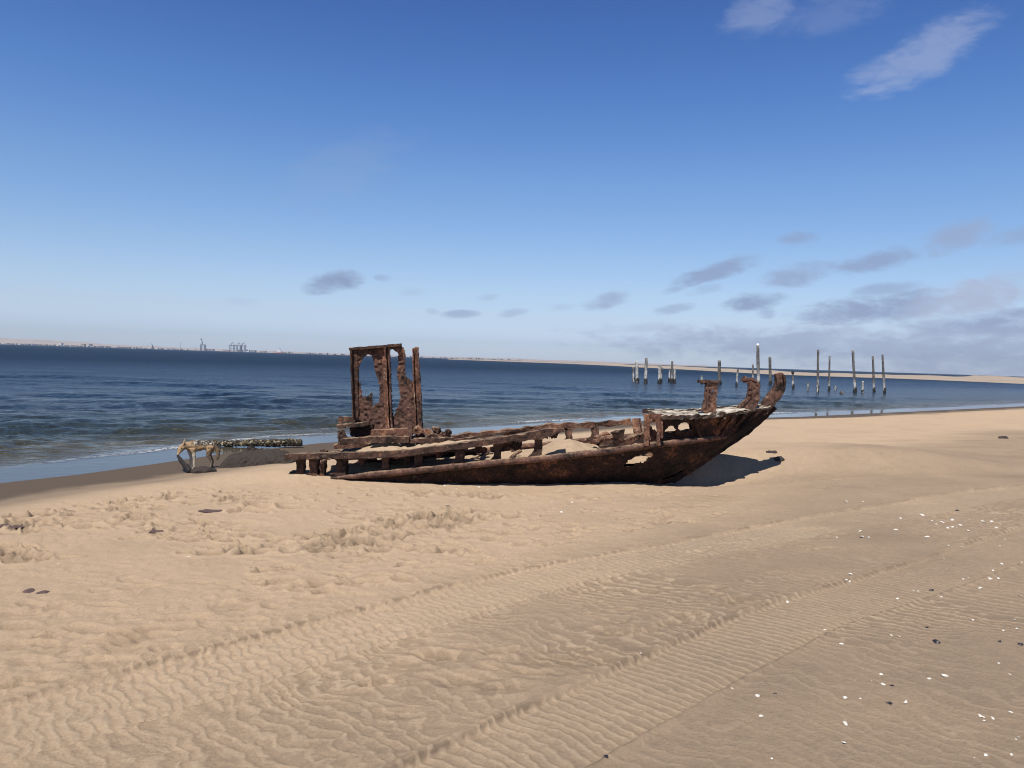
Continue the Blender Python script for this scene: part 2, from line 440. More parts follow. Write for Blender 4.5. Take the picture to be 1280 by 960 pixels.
    scatter(90, [(330, 690), (700, 655), (640, 700), (420, 745), (300, 730)], .026, (.05, .12))
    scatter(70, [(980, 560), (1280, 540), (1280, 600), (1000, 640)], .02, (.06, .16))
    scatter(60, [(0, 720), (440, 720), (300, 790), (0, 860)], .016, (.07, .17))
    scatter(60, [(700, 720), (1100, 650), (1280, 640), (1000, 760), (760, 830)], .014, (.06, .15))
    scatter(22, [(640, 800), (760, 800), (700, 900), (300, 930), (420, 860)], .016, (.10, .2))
    # --- colour: dry, damp, wet
    dn = fbm2(X * .28, Y * .28, 3, 101)
    dry = .95 * sstep(2.0, 3.0, s) * (1 - .62 * sstep(8.6, 12.0, s + 1.6 * dn)) + .12 * n1
    dry = np.clip(dry - .18 * mA * 0 - .05 * mB, 0, 1)
    wet = 1 - sstep(1.25, 1.85, s + .22 * n1 + .12 * n2)
    damp = .45 * np.clip(fbm2(X * .5 + 9, Y * 1.1, 3, 131) - .18, 0, 1) * sstep(6, 10, s)
    wet = np.clip(wet + damp, 0, 1)
    V = np.stack([X, Y, z], -1).reshape(-1, 3)
    Q = quads(*X.shape)
    c = len(V); V = np.vstack([V, [[0, 0, float(z[0].mean())]]])
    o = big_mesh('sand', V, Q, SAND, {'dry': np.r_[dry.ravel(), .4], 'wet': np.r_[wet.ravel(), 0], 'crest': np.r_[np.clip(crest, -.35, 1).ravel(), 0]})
    tag(o, 'pale tan beach sand with tyre tracks wind ripples and footprints', 'sand', kind='structure')
    return rs, ang, z
RS, ANG, ZG = build_ground()
def zg(x, y):
    """height of the finished sand surface"""
    r = math.hypot(x, y); a = math.atan2(x, y)
    i = min(max(np.searchsorted(RS, r) - 1, 0), len(RS) - 2); j = min(max(np.searchsorted(ANG, a) - 1, 0), len(ANG) - 2)
    u = (r - RS[i]) / (RS[i + 1] - RS[i]); v = (a - ANG[j]) / (ANG[j + 1] - ANG[j])
    return float((ZG[i, j] * (1 - u) + ZG[i + 1, j] * u) * (1 - v) + (ZG[i, j + 1] * (1 - u) + ZG[i + 1, j + 1] * u) * v)
def GG(px, py):
    z = .3
    for _ in range(30):
        p = PZ(px, py, z); z = .5 * z + .5 * zg(p[0], p[1])
    p = PZ(px, py, z); return np.array([p[0], p[1], zg(p[0], p[1])])

# ------------------------------------------------------------------ water
def water_mat():
    m, nt, bs = new_mat('sea_water'); k = NT(nt); p = k.pos()
    deep = k.attr('deep'); foam = k.attr('foam'); calm = k.attr('calm')
    big = k.noise(p, .05, 3, .5)
    c = k.ramp(deep, [(0, (.075, .066, .052)), (.15, (.060, .050, .024)), (.38, (.024, .030, .024)), (1, (.008, .020, .040))])
    c = k.mix(1, c, k.ramp(big, [(.3, (.8, .8, .8)), (.7, (1.2, 1.2, 1.2))]), 'MULTIPLY')
    fn = k.noise(p, 9, 5, .7, .5); ff = k.math('MULTIPLY', k.mrange(fn, .42, .62), foam, clamp=True)
    c = k.mix(ff, c, (.75, .76, .75))
    k.l(c, bs.inputs['Base Color'])
    bs.inputs['IOR'].default_value = 1.33; bs.inputs['Specular IOR Level'].default_value = .17
    k.l(k.math('ADD', k.math('MULTIPLY_ADD', k.attr('open'), .42, k.mrange(calm, 0, 1, .14, .04)), k.math('MULTIPLY', ff, .6)), bs.inputs['Roughness'])
    mp = k.n('ShaderNodeMapping'); k.l(p, mp.inputs[0]); mp.inputs['Scale'].default_value = (.55, 1, 1); mp.inputs['Rotation'].default_value = (0, 0, R(-12))
    a = k.noise(mp.outputs[0], 1.1, 3, .5, .4); b = k.noise(mp.outputs[0], 4.2, 3, .55, .4); d = k.noise(mp.outputs[0], .32, 2, .5)
    h = k.math('ADD', k.math('MULTIPLY', a, .27), k.math('ADD', k.math('ADD', k.math('MULTIPLY', b, .17), k.math('MULTIPLY', k.noise(mp.outputs[0], 11, 2, .6, .3), .06)), k.math('MULTIPLY', d, .45)))
    st = k.math('SUBTRACT', 1.0, k.math('MULTIPLY', calm, .985))
    bn = k.n('ShaderNodeBump'); k.l(st, bn.inputs['Strength']); bn.inputs['Distance'].default_value = 1.0; k.l(h, bn.inputs['Height'])
    k.l(bn.outputs[0], bs.inputs['Normal'])
    return m
def build_water():
    rs = np.r_[np.linspace(7, 9.8, 20, endpoint=False), 1 / np.linspace(1 / 9.8, 1 / 260.0, 620), np.geomspace(275, 5400, 60)]
    X, Y, ang = polar(rs, R(39), 700)
    s = shore_sd(X, Y); RR = rs[:, None] + 0 * X
    dpt = -s
    n1 = fbm2(X * .35, Y * .35, 3, 7); n2 = fbm2(X * 1.3, Y * 1.3, 3, 17)
    z = np.zeros_like(X); rg = np.random.default_rng(4)
    amp = sstep(1.3, 4.5, dpt) * (1 - sstep(120, 260, RR))
    for i in range(22):
        L = .5 * 1.16 ** i; th = R(rg.uniform(-38, 38) - 62); kx, ky = math.cos(th), math.sin(th)
        a = .0085 * L ** .55 * rg.uniform(.6, 1.2)
        res = 1 - sstep(.18 * L / .012 * .1, .5 * L / .012 * .1, RR * RR / 2100 * .1 / .012)   # drop waves the mesh cannot carry
        z += a * np.sin(2 * math.pi * (X * kx + Y * ky) / L + rg.uniform(0, 6.28) + 1.1 * n2) * res
    z *= amp
    foam = np.zeros_like(X)
    for (d0, hgt, wid, st, fo) in ((1.75, .045, .16, 5.5, 1.3), (3.3, .045, .26, 3.3, .22), (5.6, .05, .4, 1.1, .08)):
        c = d0 + .55 * n1 + .12 * n2
        m = np.clip(.35 + 1.5 * fbm2(X * .22 + st, Y * .22, 3, int(st * 10)), 0, 1)
        q = dpt - c
        z += hgt * m * np.exp(-(q / wid) ** 2)
        foam += fo * m * np.exp(-((q + .10) / (.09 if d0 < 2 else .12)) ** 2)
    calm = 1 - sstep(1.3, 2.6, dpt + .45 * n1)
    deep = np.interp(dpt, [0, 1.5, 3.5, 7, 12, 24], [0, .09, .22, .48, .8, 1.0]) + .03 * n1
    V = np.stack([X, Y, z], -1).reshape(-1, 3); Q = quads(*X.shape)
    ok = (s.ravel()[Q] < 1.5).all(1)
    Q = Q[ok]; used = np.unique(Q); mp = np.full(len(V), -1); mp[used] = np.arange(len(used))
    o = big_mesh('water', V[used], mp[Q], water_mat(), {'deep': np.clip(deep, 0, 1).ravel()[used], 'foam': np.clip(foam, 0, 1).ravel()[used], 'calm': calm.ravel()[used], 'open': (.06 * sstep(2, 7, dpt) + .24 * sstep(12, 40, dpt) + .5 * sstep(30, 140, dpt)).ravel()[used]})
    tag(o, 'dark blue rippled lagoon water turning olive in the shallows', 'water', kind='structure')
build_water()

# ------------------------------------------------------------------ the wreck
BOAT = empty('shipwreck', (0, 12.6, .25))
tag(BOAT, 'rusted hulk of small boat with open frames and raised bow half buried in sand', 'shipwreck')
HB = [(-3.4, .60), (-2.5, .72), (-1, .86), (.5, .90), (1.5, .84), (2.3, .66), (3.0, .42), (3.5, .22), (4.0, .07), (4.3, .03)]
HS = [(-3.4, .60), (-2.5, .72), (-1, .86), (.5, .91), (1.5, .90), (2.3, .82), (3.0, .62), (3.5, .42), (4.0, .16), (4.3, .04)]
def tab(t, x): return float(np.interp(x, [a for a, _ in t], [b for _, b in t]))
def Yc(X): return 12.45 + .05 * X
def onside(px, py, T, sgn=-1):
    Y = 12.0
    for _ in range(12):
        X = P(px, py, Y)[0]; Y = Yc(X) + sgn * tab(T, X)
    return P(px, py, Y)
def oncentre(px, py):
    Y = 12.5
    for _ in range(8): Y = Yc(P(px, py, Y)[0])
    return P(px, py, Y)
def mir(p):                       # port twin of a starboard point
    p = np.array(p, float); p[..., 1] = 2 * (12.45 + .05 * p[..., 0]) - p[..., 1]; return p
RAIL = [onside(x, y, HB) for x, y in ((414, 598), (440, 595.5), (500, 590), (600, 580), (700, 571), (800, 558), (860, 551), (906, 546.5), (940, 528), (966, 509))]
SHEER = [onside(x, y, HS) for x, y in ((357, 571), (400, 569.5), (430, 569), (500, 567), (560, 559), (620, 551), (660, 544), (700, 536), (806, 524), (826, 522), (880, 521), (930, 513), (960, 509), (968, 506))]
KEEL = [oncentre(x, y) for x, y in ((790, 612), (840, 601), (866, 585), (902, 561), (934, 539), (968, 509))]
RX, RZ = [p[0] for p in RAIL], [p[2] for p in RAIL]
SX, SZ = [p[0] for p in SHEER], [p[2] for p in SHEER]
KX, KZ = [p[0] for p in KEEL], [p[2] for p in KEEL]
def rail_pt(X): return np.array([X, Yc(X) - tab(HB, X), np.interp(X, RX, RZ)])
def sheer_pt(X): return np.array([X, Yc(X) - tab(HS, X), np.interp(X, SX, SZ)])
def keel_pt(X):
    r = rail_pt(X); hb = tab(HB, X)
    z1 = .02; ins = min(hb, (r[2] - z1) * .95)
    b = sstep(1.6, 2.7, X)
    a = np.array([X, r[1] + ins, z1]); c = np.array([X, Yc(X) - .02, min(np.interp(X, KX, KZ), r[2] - .01)])
    return a * (1 - b) + c * b
def hull_lower(flip):
    xs = np.arange(RX[0] + .05, 4.12, .02); nv = 52; Gd = np.zeros((len(xs), nv, 3))
    for i, X in enumerate(xs):
        r, q = rail_pt(X), keel_pt(X)
        for j in range(nv):
            v = j / (nv - 1); p = r * (1 - v) + q * v
            d = math.sin(math.pi * v) * .06 * min(1, np.linalg.norm(r - q) / .5)
            p = p + np.array([0, -.75 * d, -.66 * d]) + .012 * np.array([0, 1, 0]) * float(vn2(np.array(X * 7), np.array(v * 5), 3))
            Gd[i, j] = mir(p) if flip else p
    k = np.ones((len(xs) - 1, nv - 1), bool)
    ci, cj = np.meshgrid(xs[:-1], np.arange(nv - 1) / (nv - 1), indexing='ij')
    hx, hv = onside(800, 569, HB)[0], .22
    hole = ((ci - hx + .35 * (cj - hv)) / .20) ** 2 + ((cj - hv + (ci - hx) * .28) / .075) ** 2 + .30 * vn2(ci * 11, cj * 14, 2) + .3 * vn2(ci * 27, cj * 32, 12)
    k &= hole > 1
    sm = ((ci - 2.55) / .16) ** 2 + ((cj - .80) / .045) ** 2 + .5 * vn2(ci * 14, cj * 18, 4)
    k &= sm > 1
    if flip: k &= ~((ci > -.5) & (ci < 1.1) & (cj < .25 + .15 * vn2(ci * 4, cj * 3, 8)))
    return gridplate(Gd, k, (0, -.03 if flip else .03, 0))
for fl in (0, 1):
    m = MB(); m.add(*hull_lower(fl)); m.rough(.012, 9, fl * 5).build('hull_plate', RUST_DARK, BOAT)
def bow_upper(flip):
    x0 = onside(829, 525, HS)[0]; xs = np.arange(x0, 4.14, .016); nv = 32; Gd = np.zeros((len(xs), nv, 3))
    for i, X in enumerate(xs):
        s_, r = sheer_pt(X), rail_pt(X)
        for j in range(nv):
            v = j / (nv - 1); p = s_ * (1 - v) + r * v
            p = p + np.array([0, 1, 0]) * (.02 * float(vn2(np.array(X * 6), np.array(v * 4), 13)) + .03 * math.sin(math.pi * v))
            Gd[i, j] = mir(p) if flip else p
    ci, cj = np.meshgrid(xs[:-1], np.arange(nv - 1) / (nv - 1), indexing='ij')
    k = np.ones(ci.shape, bool)
    for px, py, w, h in ((839, 540, .085, .27), (858, 534, .115, .20)):
        hx = onside(px, py, HS)[0]; sz, rz = sheer_pt(hx)[2], rail_pt(hx)[2]
        hv = (sz - onside(px, py, HS)[2]) / (sz - rz)
        k &= ((ci - hx) / w) ** 2 + ((cj - hv) / h) ** 2 + .45 * vn2(ci * 15, cj * 8, 22) > 1
    k &= ~((ci < x0 + .25) & (cj > .62 + .1 * vn2(ci * 20, cj * 5, 3)) & (cj < .8))
    if flip: k &= ~((ci > 1.75) & (ci < 3.0 + .2 * vn2(ci * 4, cj * 9, 31)) & (cj > .12 + .1 * vn2(ci * 6, cj, 32)) & (cj < .95) & (np.abs(((ci * 2.2) % 1) - .5) > .06))
    return gridplate(Gd, k, (0, -.03 if flip else .03, 0))
for fl in (0, 1):
    m = MB(); m.add(*bow_upper(fl)); m.rough(.016, 8, 3 + fl).build('bow_plate', RUST_DARK, BOAT)
# rib-like corroded streaks standing proud of the bow plating
for a, b in (((905, 522), (893, 545)), ((920, 518), (900, 548)), ((932, 517), (915, 541)), ((868, 524), (876, 546)), ((950, 512), (925, 538))):
    pa = onside(*a, HS); pb = rail_pt(onside(*b, HB)[0]); m = MB()
    m.add(*bar([pa + (0, -.02, 0), (pa + pb) / 2 + (0, .02, .0), pb + (0, -.02, 0.01)], .05, .045, (0, -1, .2))).rough(.014, 14, a[0]).build('hull_rib', RUST_DARK, BOAT)
# rub rails
def rail_bar(flip):
    xs = np.linspace(RX[0], onside(907, 546, HB)[0], 60); p = [rail_pt(X) + np.array([0, -.02, 0]) for X in xs]
    p = [mir(q) for q in p] if flip else p
    w = [.05 + .06 * min(1, (X - RX[0]) / .7) for X in xs]; w[-6:] = [.10, .10, .09, .08, .06, .04]
    return bar(p, w, [.9 * x for x in w], rnd=True, step=.03)
for fl in (0, 1):
    m = MB(); m.add(*rail_bar(fl)); m.rough(.010, 12, fl).build('rub_rail', RUST_WARM, BOAT, True)
# ledge of corroded lumps lying on the rail near the bow
m = MB()
for a, b in (((826, 549), (868, 543)), ((836, 544), (874, 537)), ((850, 551), (904, 543))):
    m.add(*bar([onside(*a, HB) + (0, .05, .0), onside((a[0] + b[0]) / 2, (a[1] + b[1]) / 2 - .5, HB) + (0, .03, 0), onside(*b, HB) + (0, .05, 0)], [.07, .10, .05], [.06, .08, .05], rnd=True))
m.rough(.028, 11).build('corroded_ledge', RUST_DARK, BOAT)
# cap rails
def sheer_path(x0, x1, n, dz=0, dy=0): return [sheer_pt(X) + np.array([0, dy, dz]) for X in np.linspace(x0, x1, n)]
xa = onside(357, 571, HS)[0]; xb = onside(648, 546, HS)[0]; xc = onside(705, 535, HS)[0]; xd = onside(806, 524, HS)[0]; xe = onside(826, 522, HS)[0]
m = MB(); m.add(*bar(sheer_path(xa, xb, 40), .17, .085)); m.rough(.012, 11, 2).build('cap_rail', RUST, BOAT)
m = MB(); m.add(*bar(sheer_path(xb - .03, xc, 14, -.02, .03), [.16] * 10 + [.13, .12, .09, .05], [.11] * 5 + [.13, .14, .13, .12, .1, .09, .07, .05, .04]))
pt = onside(694, 545, HS); m.add(*bar([pt + (0.02, .04, .12), pt + (0, .02, .02), pt + (.02, .02, -.03)], [.12, .10, .03], .03, (0, 1, 0)))
m.rough(.022, 10, 4).build('cap_rail', RUST, BOAT)
for a, dx, dy in (((640, 552), 26, 13), ((600, 561), 16, 6), ((688, 541), 14, 8)):
    yy = onside(*a, HS)[1] + .05; m = MB()
    m.add(*pixplate([(a[0] - dx / 2, a[1] + 1), (a[0] + dx / 2, a[1] - 1.5), (a[0] + dx / 2 - 1, a[1] + dy * .55), (a[0] + dx * .1, a[1] + dy * .9), (a[0] - dx * .2, a[1] + dy * .5), (a[0] - dx / 2 + 1, a[1] + dy)], [], lambda u, v: yy, .8, .015, 1.6)); m.rough(.01, 12, a[0]).build('torn_plate', RUST_DARK, BOAT)
def fardrop(X): return np.array([0, 0, -.02 - .15 * float(sstep(-1.0, 2.0, X))])
far = [mir(sheer_pt(X)) + fardrop(X) for X in np.linspace(xa + .42, xd + .05, 70)]
m = MB(); m.add(*bar(far, [.16 + .03 * math.sin(i * .7) for i in range(70)], [.085 + .025 * math.sin(i * 1.3) for i in range(70)])); m.rough(.016, 10, 6).build('cap_rail', RUST_CRUST, BOAT)
# stanchions between rail and cap (web + flange = an open channel)
def stanchion(px, top=None, base=None, w=.11, flip=False, mat=RUST, broken=False, seed=0):
    X = onside(px, 575, HB)[0]; t = sheer_pt(X); X2 = X + (.0 if flip else .0)
    r = rail_pt(X2) if X2 > RX[0] + .1 else np.array([X2, Yc(X2) - tab(HB, X2), .27])
    if top is not None: t = onside(px, top, HS)
    r = r + np.array([0, .05, -.03]); t = t + np.array([0, .04, -.03 if not broken else 0])
    if flip: r, t = mir(r), mir(t) + fardrop(t[0])
    m = MB(); mid = (r + t) / 2
    sk = np.array([-.35 * w, 0, 0]); m.add(*bar([r + sk, r + (t - r) * .16 + sk * .4, r + (t - r) * .32, mid, t - (t - r) * .15, t + sk * .2], [w * 2.3, w * 1.6, w * 1.05, w * .92, w * 1.1, w * 1.5], .022, (0, 1, 0)))
    inn = np.array([0, -.07 if flip else .07, 0]); off = np.array([w * .46, 0, 0])
    m.add(*bar([r + inn + off, t + inn + off], .022, .13, (0, 1, 0)))
    m.add(*bar([r + inn * 1.9 + off * .4, t + inn * 1.9 + off * .4], w * .8, .02, (0, 1, 0)))
    m.rough(.016, 13, seed + px).build('stanchion', mat, BOAT)
for i, px in enumerate((374, 391, 426, 481, 522, 574, 621, 672)): stanchion(px, w=.095 + .015 * (i % 3), seed=i)
stanchion(773, top=539, w=.15, broken=True, seed=40)
for i, px in enumerate((380, 430, 500, 560, 640, 720, 757)): stanchion(px, w=.10, flip=True, seed=50 + i)
stanchion(402, top=580, w=.06, broken=True, seed=44)
# bottom lip under the stanchions at the stern, partly buried
m = MB(); q = [np.array([X, Yc(X) - tab(HB, X) + .12, .30 + .03 * math.sin(X * 5)]) for X in np.linspace(xa + .05, RX[0] + .6, 14)]
m.add(*bar(q, .09, .05)); m.rough(.02, 12).build('lower_plank', RUST, BOAT)
# deck: planked sheet carried by the cap rails, torn at its forward edge
def deck(x0, x1, dz, nv, keepf, crown=.04):
    xs = np.arange(x0, x1, .035); Gd = np.zeros((len(xs), nv, 3))
    for i, X in enumerate(xs):
        s_ = sheer_pt(X); t = mir(s_)
        for j in range(nv):
            v = j / (nv - 1); p = s_ * (1 - v) + t * v; Gd[i, j] = p + np.array([0, 0, dz + crown * math.sin(math.pi * v) + .012 * float(vn2(np.array(X * 5), np.array(v * 9), 4))])
    ci, cj = np.meshgrid(xs[:-1], np.arange(nv - 1) / (nv - 1), indexing='ij')
    return gridplate(Gd, keepf(ci, cj), (0, 0, -.03))
xq = onside(400, 569, HS)[0]; xr = onside(655, 545, HS)[0]
def kd(ci, cj):
    edge = xr - 1.25 * sstep(.18, .5, cj) * (1 - sstep(.62, .95, cj)) + .22 * vn2(ci * 0 + 3, cj * 9, 5)
    h = vn2(ci * 2.2, cj * 4.5, 6) > .62
    return (ci < edge) & ~h
m = MB(); m.add(*deck(xq, xr + .1, -.045, 44, kd)); m.rough(.012, 9).build('deck', RUST, BOAT)
for px in (452, 508, 548, 597):                       # beams under the deck
    X = onside(px, 565, HS)[0]; s_ = sheer_pt(X) + np.array([0, .05, -.11]); m = MB()
    m.add(*bar([s_, (s_ + mir(s_)) / 2 + (0, 0, .03), mir(s_)], .08, .09)); m.rough(.014, 10, px).build('deck_beam', RUST_DARK, BOAT)
# bow deck, white with guano
def kb(ci, cj): return vn2(ci * 3, cj * 6, 16) < .72
m = MB(); m.add(*deck(xe + .02, 4.16, -.015, 34, kb, .05)); m.rough(.014, 9, 9)
bd = m.build('bow_deck', GUANO, BOAT)
m = MB(); m.add(*bar(sheer_path(xe, onside(905, 517, HS)[0], 30, .005, .03), [.12 + .03 * math.sin(i) for i in range(30)], [.06 + .02 * math.sin(i * 1.7) for i in range(30)])); m.rough(.02, 11, 12).build('bow_rail', GUANO, BOAT)
m = MB(); m.add(*bar([mir(p) for p in sheer_path(xe, 4.0, 30, .0, .03)], .12, .06)); m.rough(.02, 11, 13).build('bow_rail', GUANO, BOAT)
# box post by the break of the foredeck
b0 = onside(817, 556, HB); b1 = onside(817, 517, HS); m = MB()
for dx, w in ((-9, 6), (6, 4)):
    m.add(*bar([onside(817 + dx, 557, HS) + (0, -.01, 0), onside(817 + dx - .5, 517.5, HS) + (0, -.01, 0)], w / 82, .05, (0, 1, 0)))
m.add(*pixplate([(806, 519), (812, 516), (823, 518), (829, 517), (828, 523), (823, 524), (821, 529), (813, 527), (812, 532), (821, 540), (821, 556), (807, 557)], [], lambda u, v: b0[1] + .03, .8, .02, .8))
m.add(*bar([onside(812, 521, HS) + (0, .02, .03), onside(828, 520, HS) + (0, .04, .0)], .10, .06))
m.add(*bar([onside(827, 548, HS) + (0, .02, 0), onside(827, 518, HS) + (0, .06, 0)], .03, .12, (0, 1, 0)))
m.rough(.012, 14).build('box_post', RUST_CRUST, BOAT)
m = MB(); q0 = mir(onside(817, 556, HB)); q1 = mir(onside(817, 520, HS)) + fardrop(2.1); m.add(*bar([q0, q1], .14, .05, (0, 1, 0))); m.add(*bar([q0 + (.06, -.06, 0), q1 + (.06, -.06, 0)], .02, .14, (0, 1, 0))); m.rough(.014, 12, 3).build('box_post', RUST_CRUST, BOAT)
# tall frame heads on the foredeck and the stem
Yp1 = onside(888, 515, HS)[1] + .04
pp = MB(); pp.add(*pixplate([(872.5, 475.5), (878, 475), (897, 476), (897, 484), (896, 500), (895, 512), (893, 524), (884, 524), (882, 515), (876.5, 514), (879.5, 502), (881, 490), (882, 480), (876, 479.5)], [[(887.5, 492), (889, 491), (889.5, 493), (888, 494)], [(890.5, 487), (893, 487), (893, 490), (891, 490)]], lambda u, v: Yp1, .7, .03, .7))
pp.add(*bar([P(882.5, 516, Yp1 + .05), P(883.5, 477, Yp1 + .05)], .025, .15, (0, 1, 0)))
pp.add(*bar([P(873, 477, Yp1 + .06), P(884, 476.5, Yp1 + .06), P(897, 477.5, Yp1 + .06)], .15, .035))
for v in (486, 494, 503): pp.add(*bar([P(885.5, v, Yp1 - .03), P(885.5, v, Yp1 + .02)], .05, .05, rnd=True, step=.02))
pp.rough(.006, 14).build('frame_head', RUST_WARM, BOAT)
Yp2 = onside(938, 509, HS)[1] + .1
pp = MB(); pp.add(*pixplate([(927, 473), (931, 471), (936, 472.5), (941, 472), (945, 475.5), (950, 479), (949.5, 488), (950, 500), (946, 508), (934, 516), (921, 510), (929, 503), (934, 496), (935, 488), (933.5, 480), (928.5, 477)], [[(932, 478), (935, 479), (935.5, 484), (933, 484)]], lambda u, v: Yp2, .7, .04, .7))
pp.add(*bar([P(922, 510, Yp2 + .05), P(934, 499, Yp2 + .05), P(937.5, 490, Yp2 + .05), P(937, 476, Yp2 + .05)], .03, .14, (0, 1, 0)))
pp.add(*bar([P(927, 475, Yp2 + .05), P(937, 473.5, Yp2 + .05), P(945, 476, Yp2 + .05)], .13, .035))
for u, v in ((938, 484), (937.5, 491)): pp.add(*bar([P(u, v, Yp2 - .04), P(u, v, Yp2 + .02)], .055, .055, rnd=True, step=.02))
pp.rough(.007, 14).build('frame_head', RUST_WARM, BOAT)
st = [oncentre(x, y) for x, y in ((949, 519), (957, 507), (965, 498), (971, 490), (975, 481), (974.5, 471), (972.5, 466.5))]
m = MB(); m.add(*bar(st, [.10, .17, .17, .16, .14, .14, .10], [.10, .16, .17, .16, .15, .16, .10], (0, 1, 0), smooth_path=True)); m.rough(.016, 13)
m.build('stem', RUST_WARM, BOAT)
st2 = [oncentre(x, y) + np.array([0, -.09, 0]) for x, y in ((955, 517), (963, 505.5), (971, 497), (977.5, 488), (979, 478), (977, 468.5))]
m = MB(); m.add(*bar(st2, .035, .05, (0, 1, 0), smooth_path=True)); m.rough(.008, 18).build('stem_flange', RUST, BOAT)
m = MB(); m.add(*bar([oncentre(951, 513), oncentre(960, 508), oncentre(968, 503)], [.16, .2, .1], [.05, .07, .04])); m.rough(.025, 12).build('guano_patch', GUANO, BOAT)
m = MB(); kp = [p + np.array([0, 0, .0]) for p in KEEL[1:]]; m.add(*bar(kp, .07, .09)); m.rough(.014, 11, 8).build('keel', RUST_DARK, BOAT)
# loose rusted scantlings inside
for i, (a, b, dy, w) in enumerate((((585, 577), (612, 565), .45, .05), ((638, 574), (652, 563), .35, .05), ((655, 572), (690, 566), .3, .07), ((440, 586), (470, 576), .5, .12), ((395, 580), (418, 571), .4, .05), ((516, 583), (560, 578), .4, .05), ((742, 553), (764, 546), .55, .12), ((780, 552), (806, 543), .6, .12), ((745, 548), (760, 542), .9, .10), ((828, 548), (845, 542), .4, .09))):
    pa, pb = P(*a, 11.75 + dy + .2), P(*b, 11.75 + dy + .45); m = MB()
    m.add(*bar([pa, (pa + pb) / 2 + (0, 0, .015), pb], w, w * .6, rnd=i % 2 == 0)); m.rough(.025, 12, i).build('loose_scantling', RUST if i < 6 else RUST_CRUST, BOAT)
# wheelhouse
YW = 12.42
def z1(x, y): return (410 + x / 6.856, 420 + y / 6.856)
def Yw(u, v): return YW + .0009 * (u - 480)
wall = [z1(*p) for p in ((195, 108), (400, 92), (625, 75), (640, 95), (662, 130), (664, 330), (690, 365), (720, 388), (748, 385), (760, 520), (770, 700), (775, 800), (560, 815), (380, 830), (350, 770), (215, 705), (205, 400))]
h1 = [z1(*p) for p in ((335, 160), (378, 165), (392, 235), (405, 300), (428, 365), (440, 430), (442, 520), (438, 575), (405, 580), (385, 610), (380, 490), (366, 485), (350, 515), (300, 525), (280, 450), (266, 360), (266, 270), (290, 205))]
h2 = [z1(*p) for p in ((515, 135), (545, 112), (570, 132), (595, 140), (604, 200), (592, 330), (605, 420), (620, 520), (612, 570), (585, 640), (562, 690), (550, 640), (548, 480), (538, 330), (536, 220), (520, 180))]
m = MB(); m.add(*pixplate(wall, [h1, h2], Yw, .7, .014, .8)); m.rough(.005, 5).rough(.0025, 40); WH = m.build('wheelhouse_wall', RUST_WARM, BOAT, True)
def wpost(name, pts, w, d, mat=RUST_WARM, side=1, seed=0):
    mm = MB(); pa = [P(x, y, Yw(x, y)) for x, y in pts]
    mm.add(*bar([p + np.array([0, -.025, 0]) for p in pa], w, .02, (0, 1, 0)))                 # flange
    mm.add(*bar([p + np.array([side * np.mean(w) * .45, -.065, 0]) for p in pa], .02, d, (0, 1, 0)))    # web towards the viewer
    mm.rough(.012, 11, seed).rough(.006, 35).build(name, mat, WH)
wpost('corner_post', [z1(228, 108), z1(238, 400), z1(245, 700)], .085, .13, RUST, -1, 1)
wpost('door_post', [z1(482, 92), z1(498, 450), z1(512, 800)], .07, .11, RUST_CRUST, 1, 2)
wpost('door_post', [z1(522, 92), z1(528, 450), z1(540, 795)], .05, .08, RUST_WARM, 1, 3)
wpost('corner_post', [z1(757, 100), z1(766, 300), z1(780, 520), z1(790, 790)], [.055, .08, .085, .10], .09, RUST_WARM, 1, 4)
wpost('corner_post', [z1(746, 108), z1(750, 300), z1(760, 560), z1(772, 800)], [.03, .05, .04, .05], .09, RUST_CRUST, -1, 5)
m = MB(); m.add(*bar([P(*z1(188, 112), YW - .04), P(*z1(420, 94), YW - .04), P(*z1(628, 76), YW - .04)], .13, .04)); m.rough(.010, 14).build('top_beam', RUST, WH)
m = MB(); m.add(*bar([P(*z1(250, 190), YW - .02), P(*z1(300, 150), YW - .02), P(*z1(390, 135), YW - .02)], .05, .05)); m.rough(.01, 14).build('bracket', RUST, WH)
m = MB(); m.add(*bar([P(*z1(88, 772), YW - .15), P(*z1(230, 762), YW - .15), P(*z1(358, 745), YW - .13)], .20, .05)); m.add(*bar([P(*z1(105, 690), YW - .1), P(*z1(108, 770), YW - .1)], .05, .05, (0, 1, 0)))
m.add(*bar([P(*z1(100, 715), YW + .05), P(*z1(360, 722), YW + .05)], .03, .09, (0, 0, 1))); m.rough(.016, 14).build('side_shelf', RUST, BOAT)
m = MB(); m.add(*pixplate([z1(*p) for p in ((190, 775), (380, 765), (380, 850), (300, 860), (190, 865))], [], lambda u, v: YW - .12, .8, .16)); m.rough(.012, 12).build('engine_box', RUST_DARK, BOAT)
m = MB(); m.add(*pixplate([z1(*p) for p in ((85, 812), (125, 806), (150, 850), (195, 878), (190, 925), (85, 930))], [], lambda u, v: YW - .35, .8, .03)); m.rough(.01, 12).build('bulwark_plate', RUST, BOAT)
m = MB(); ca = P(*z1(110, 905), YW - .42); cb = P(*z1(700, 880), YW - .42); cc = P(*z1(1080, 885), YW - .30)
m.add(*bar([ca, ca * .5 + cb * .5 + np.array([0, 0, .01]), cb], .16, .09)); m.add(*bar([cb + (0, .03, -.03), cc], .14, .06)); m.rough(.018, 11).build('coaming', RUST, BOAT)
m = MB(); m.add(*bar([P(*z1(380, 812), YW - .1), P(*z1(720, 800), YW - .1)], .10, .05)); m.add(*bar([P(*z1(375, 842), YW - .22), P(*z1(720, 826), YW - .22)], .2, .13)); m.add(*bar([P(*z1(120, 890), YW - .1), P(*z1(400, 862), YW - .1)], .3, .05)); m.rough(.015, 11, 3).build('coaming', RUST_CRUST, BOAT)
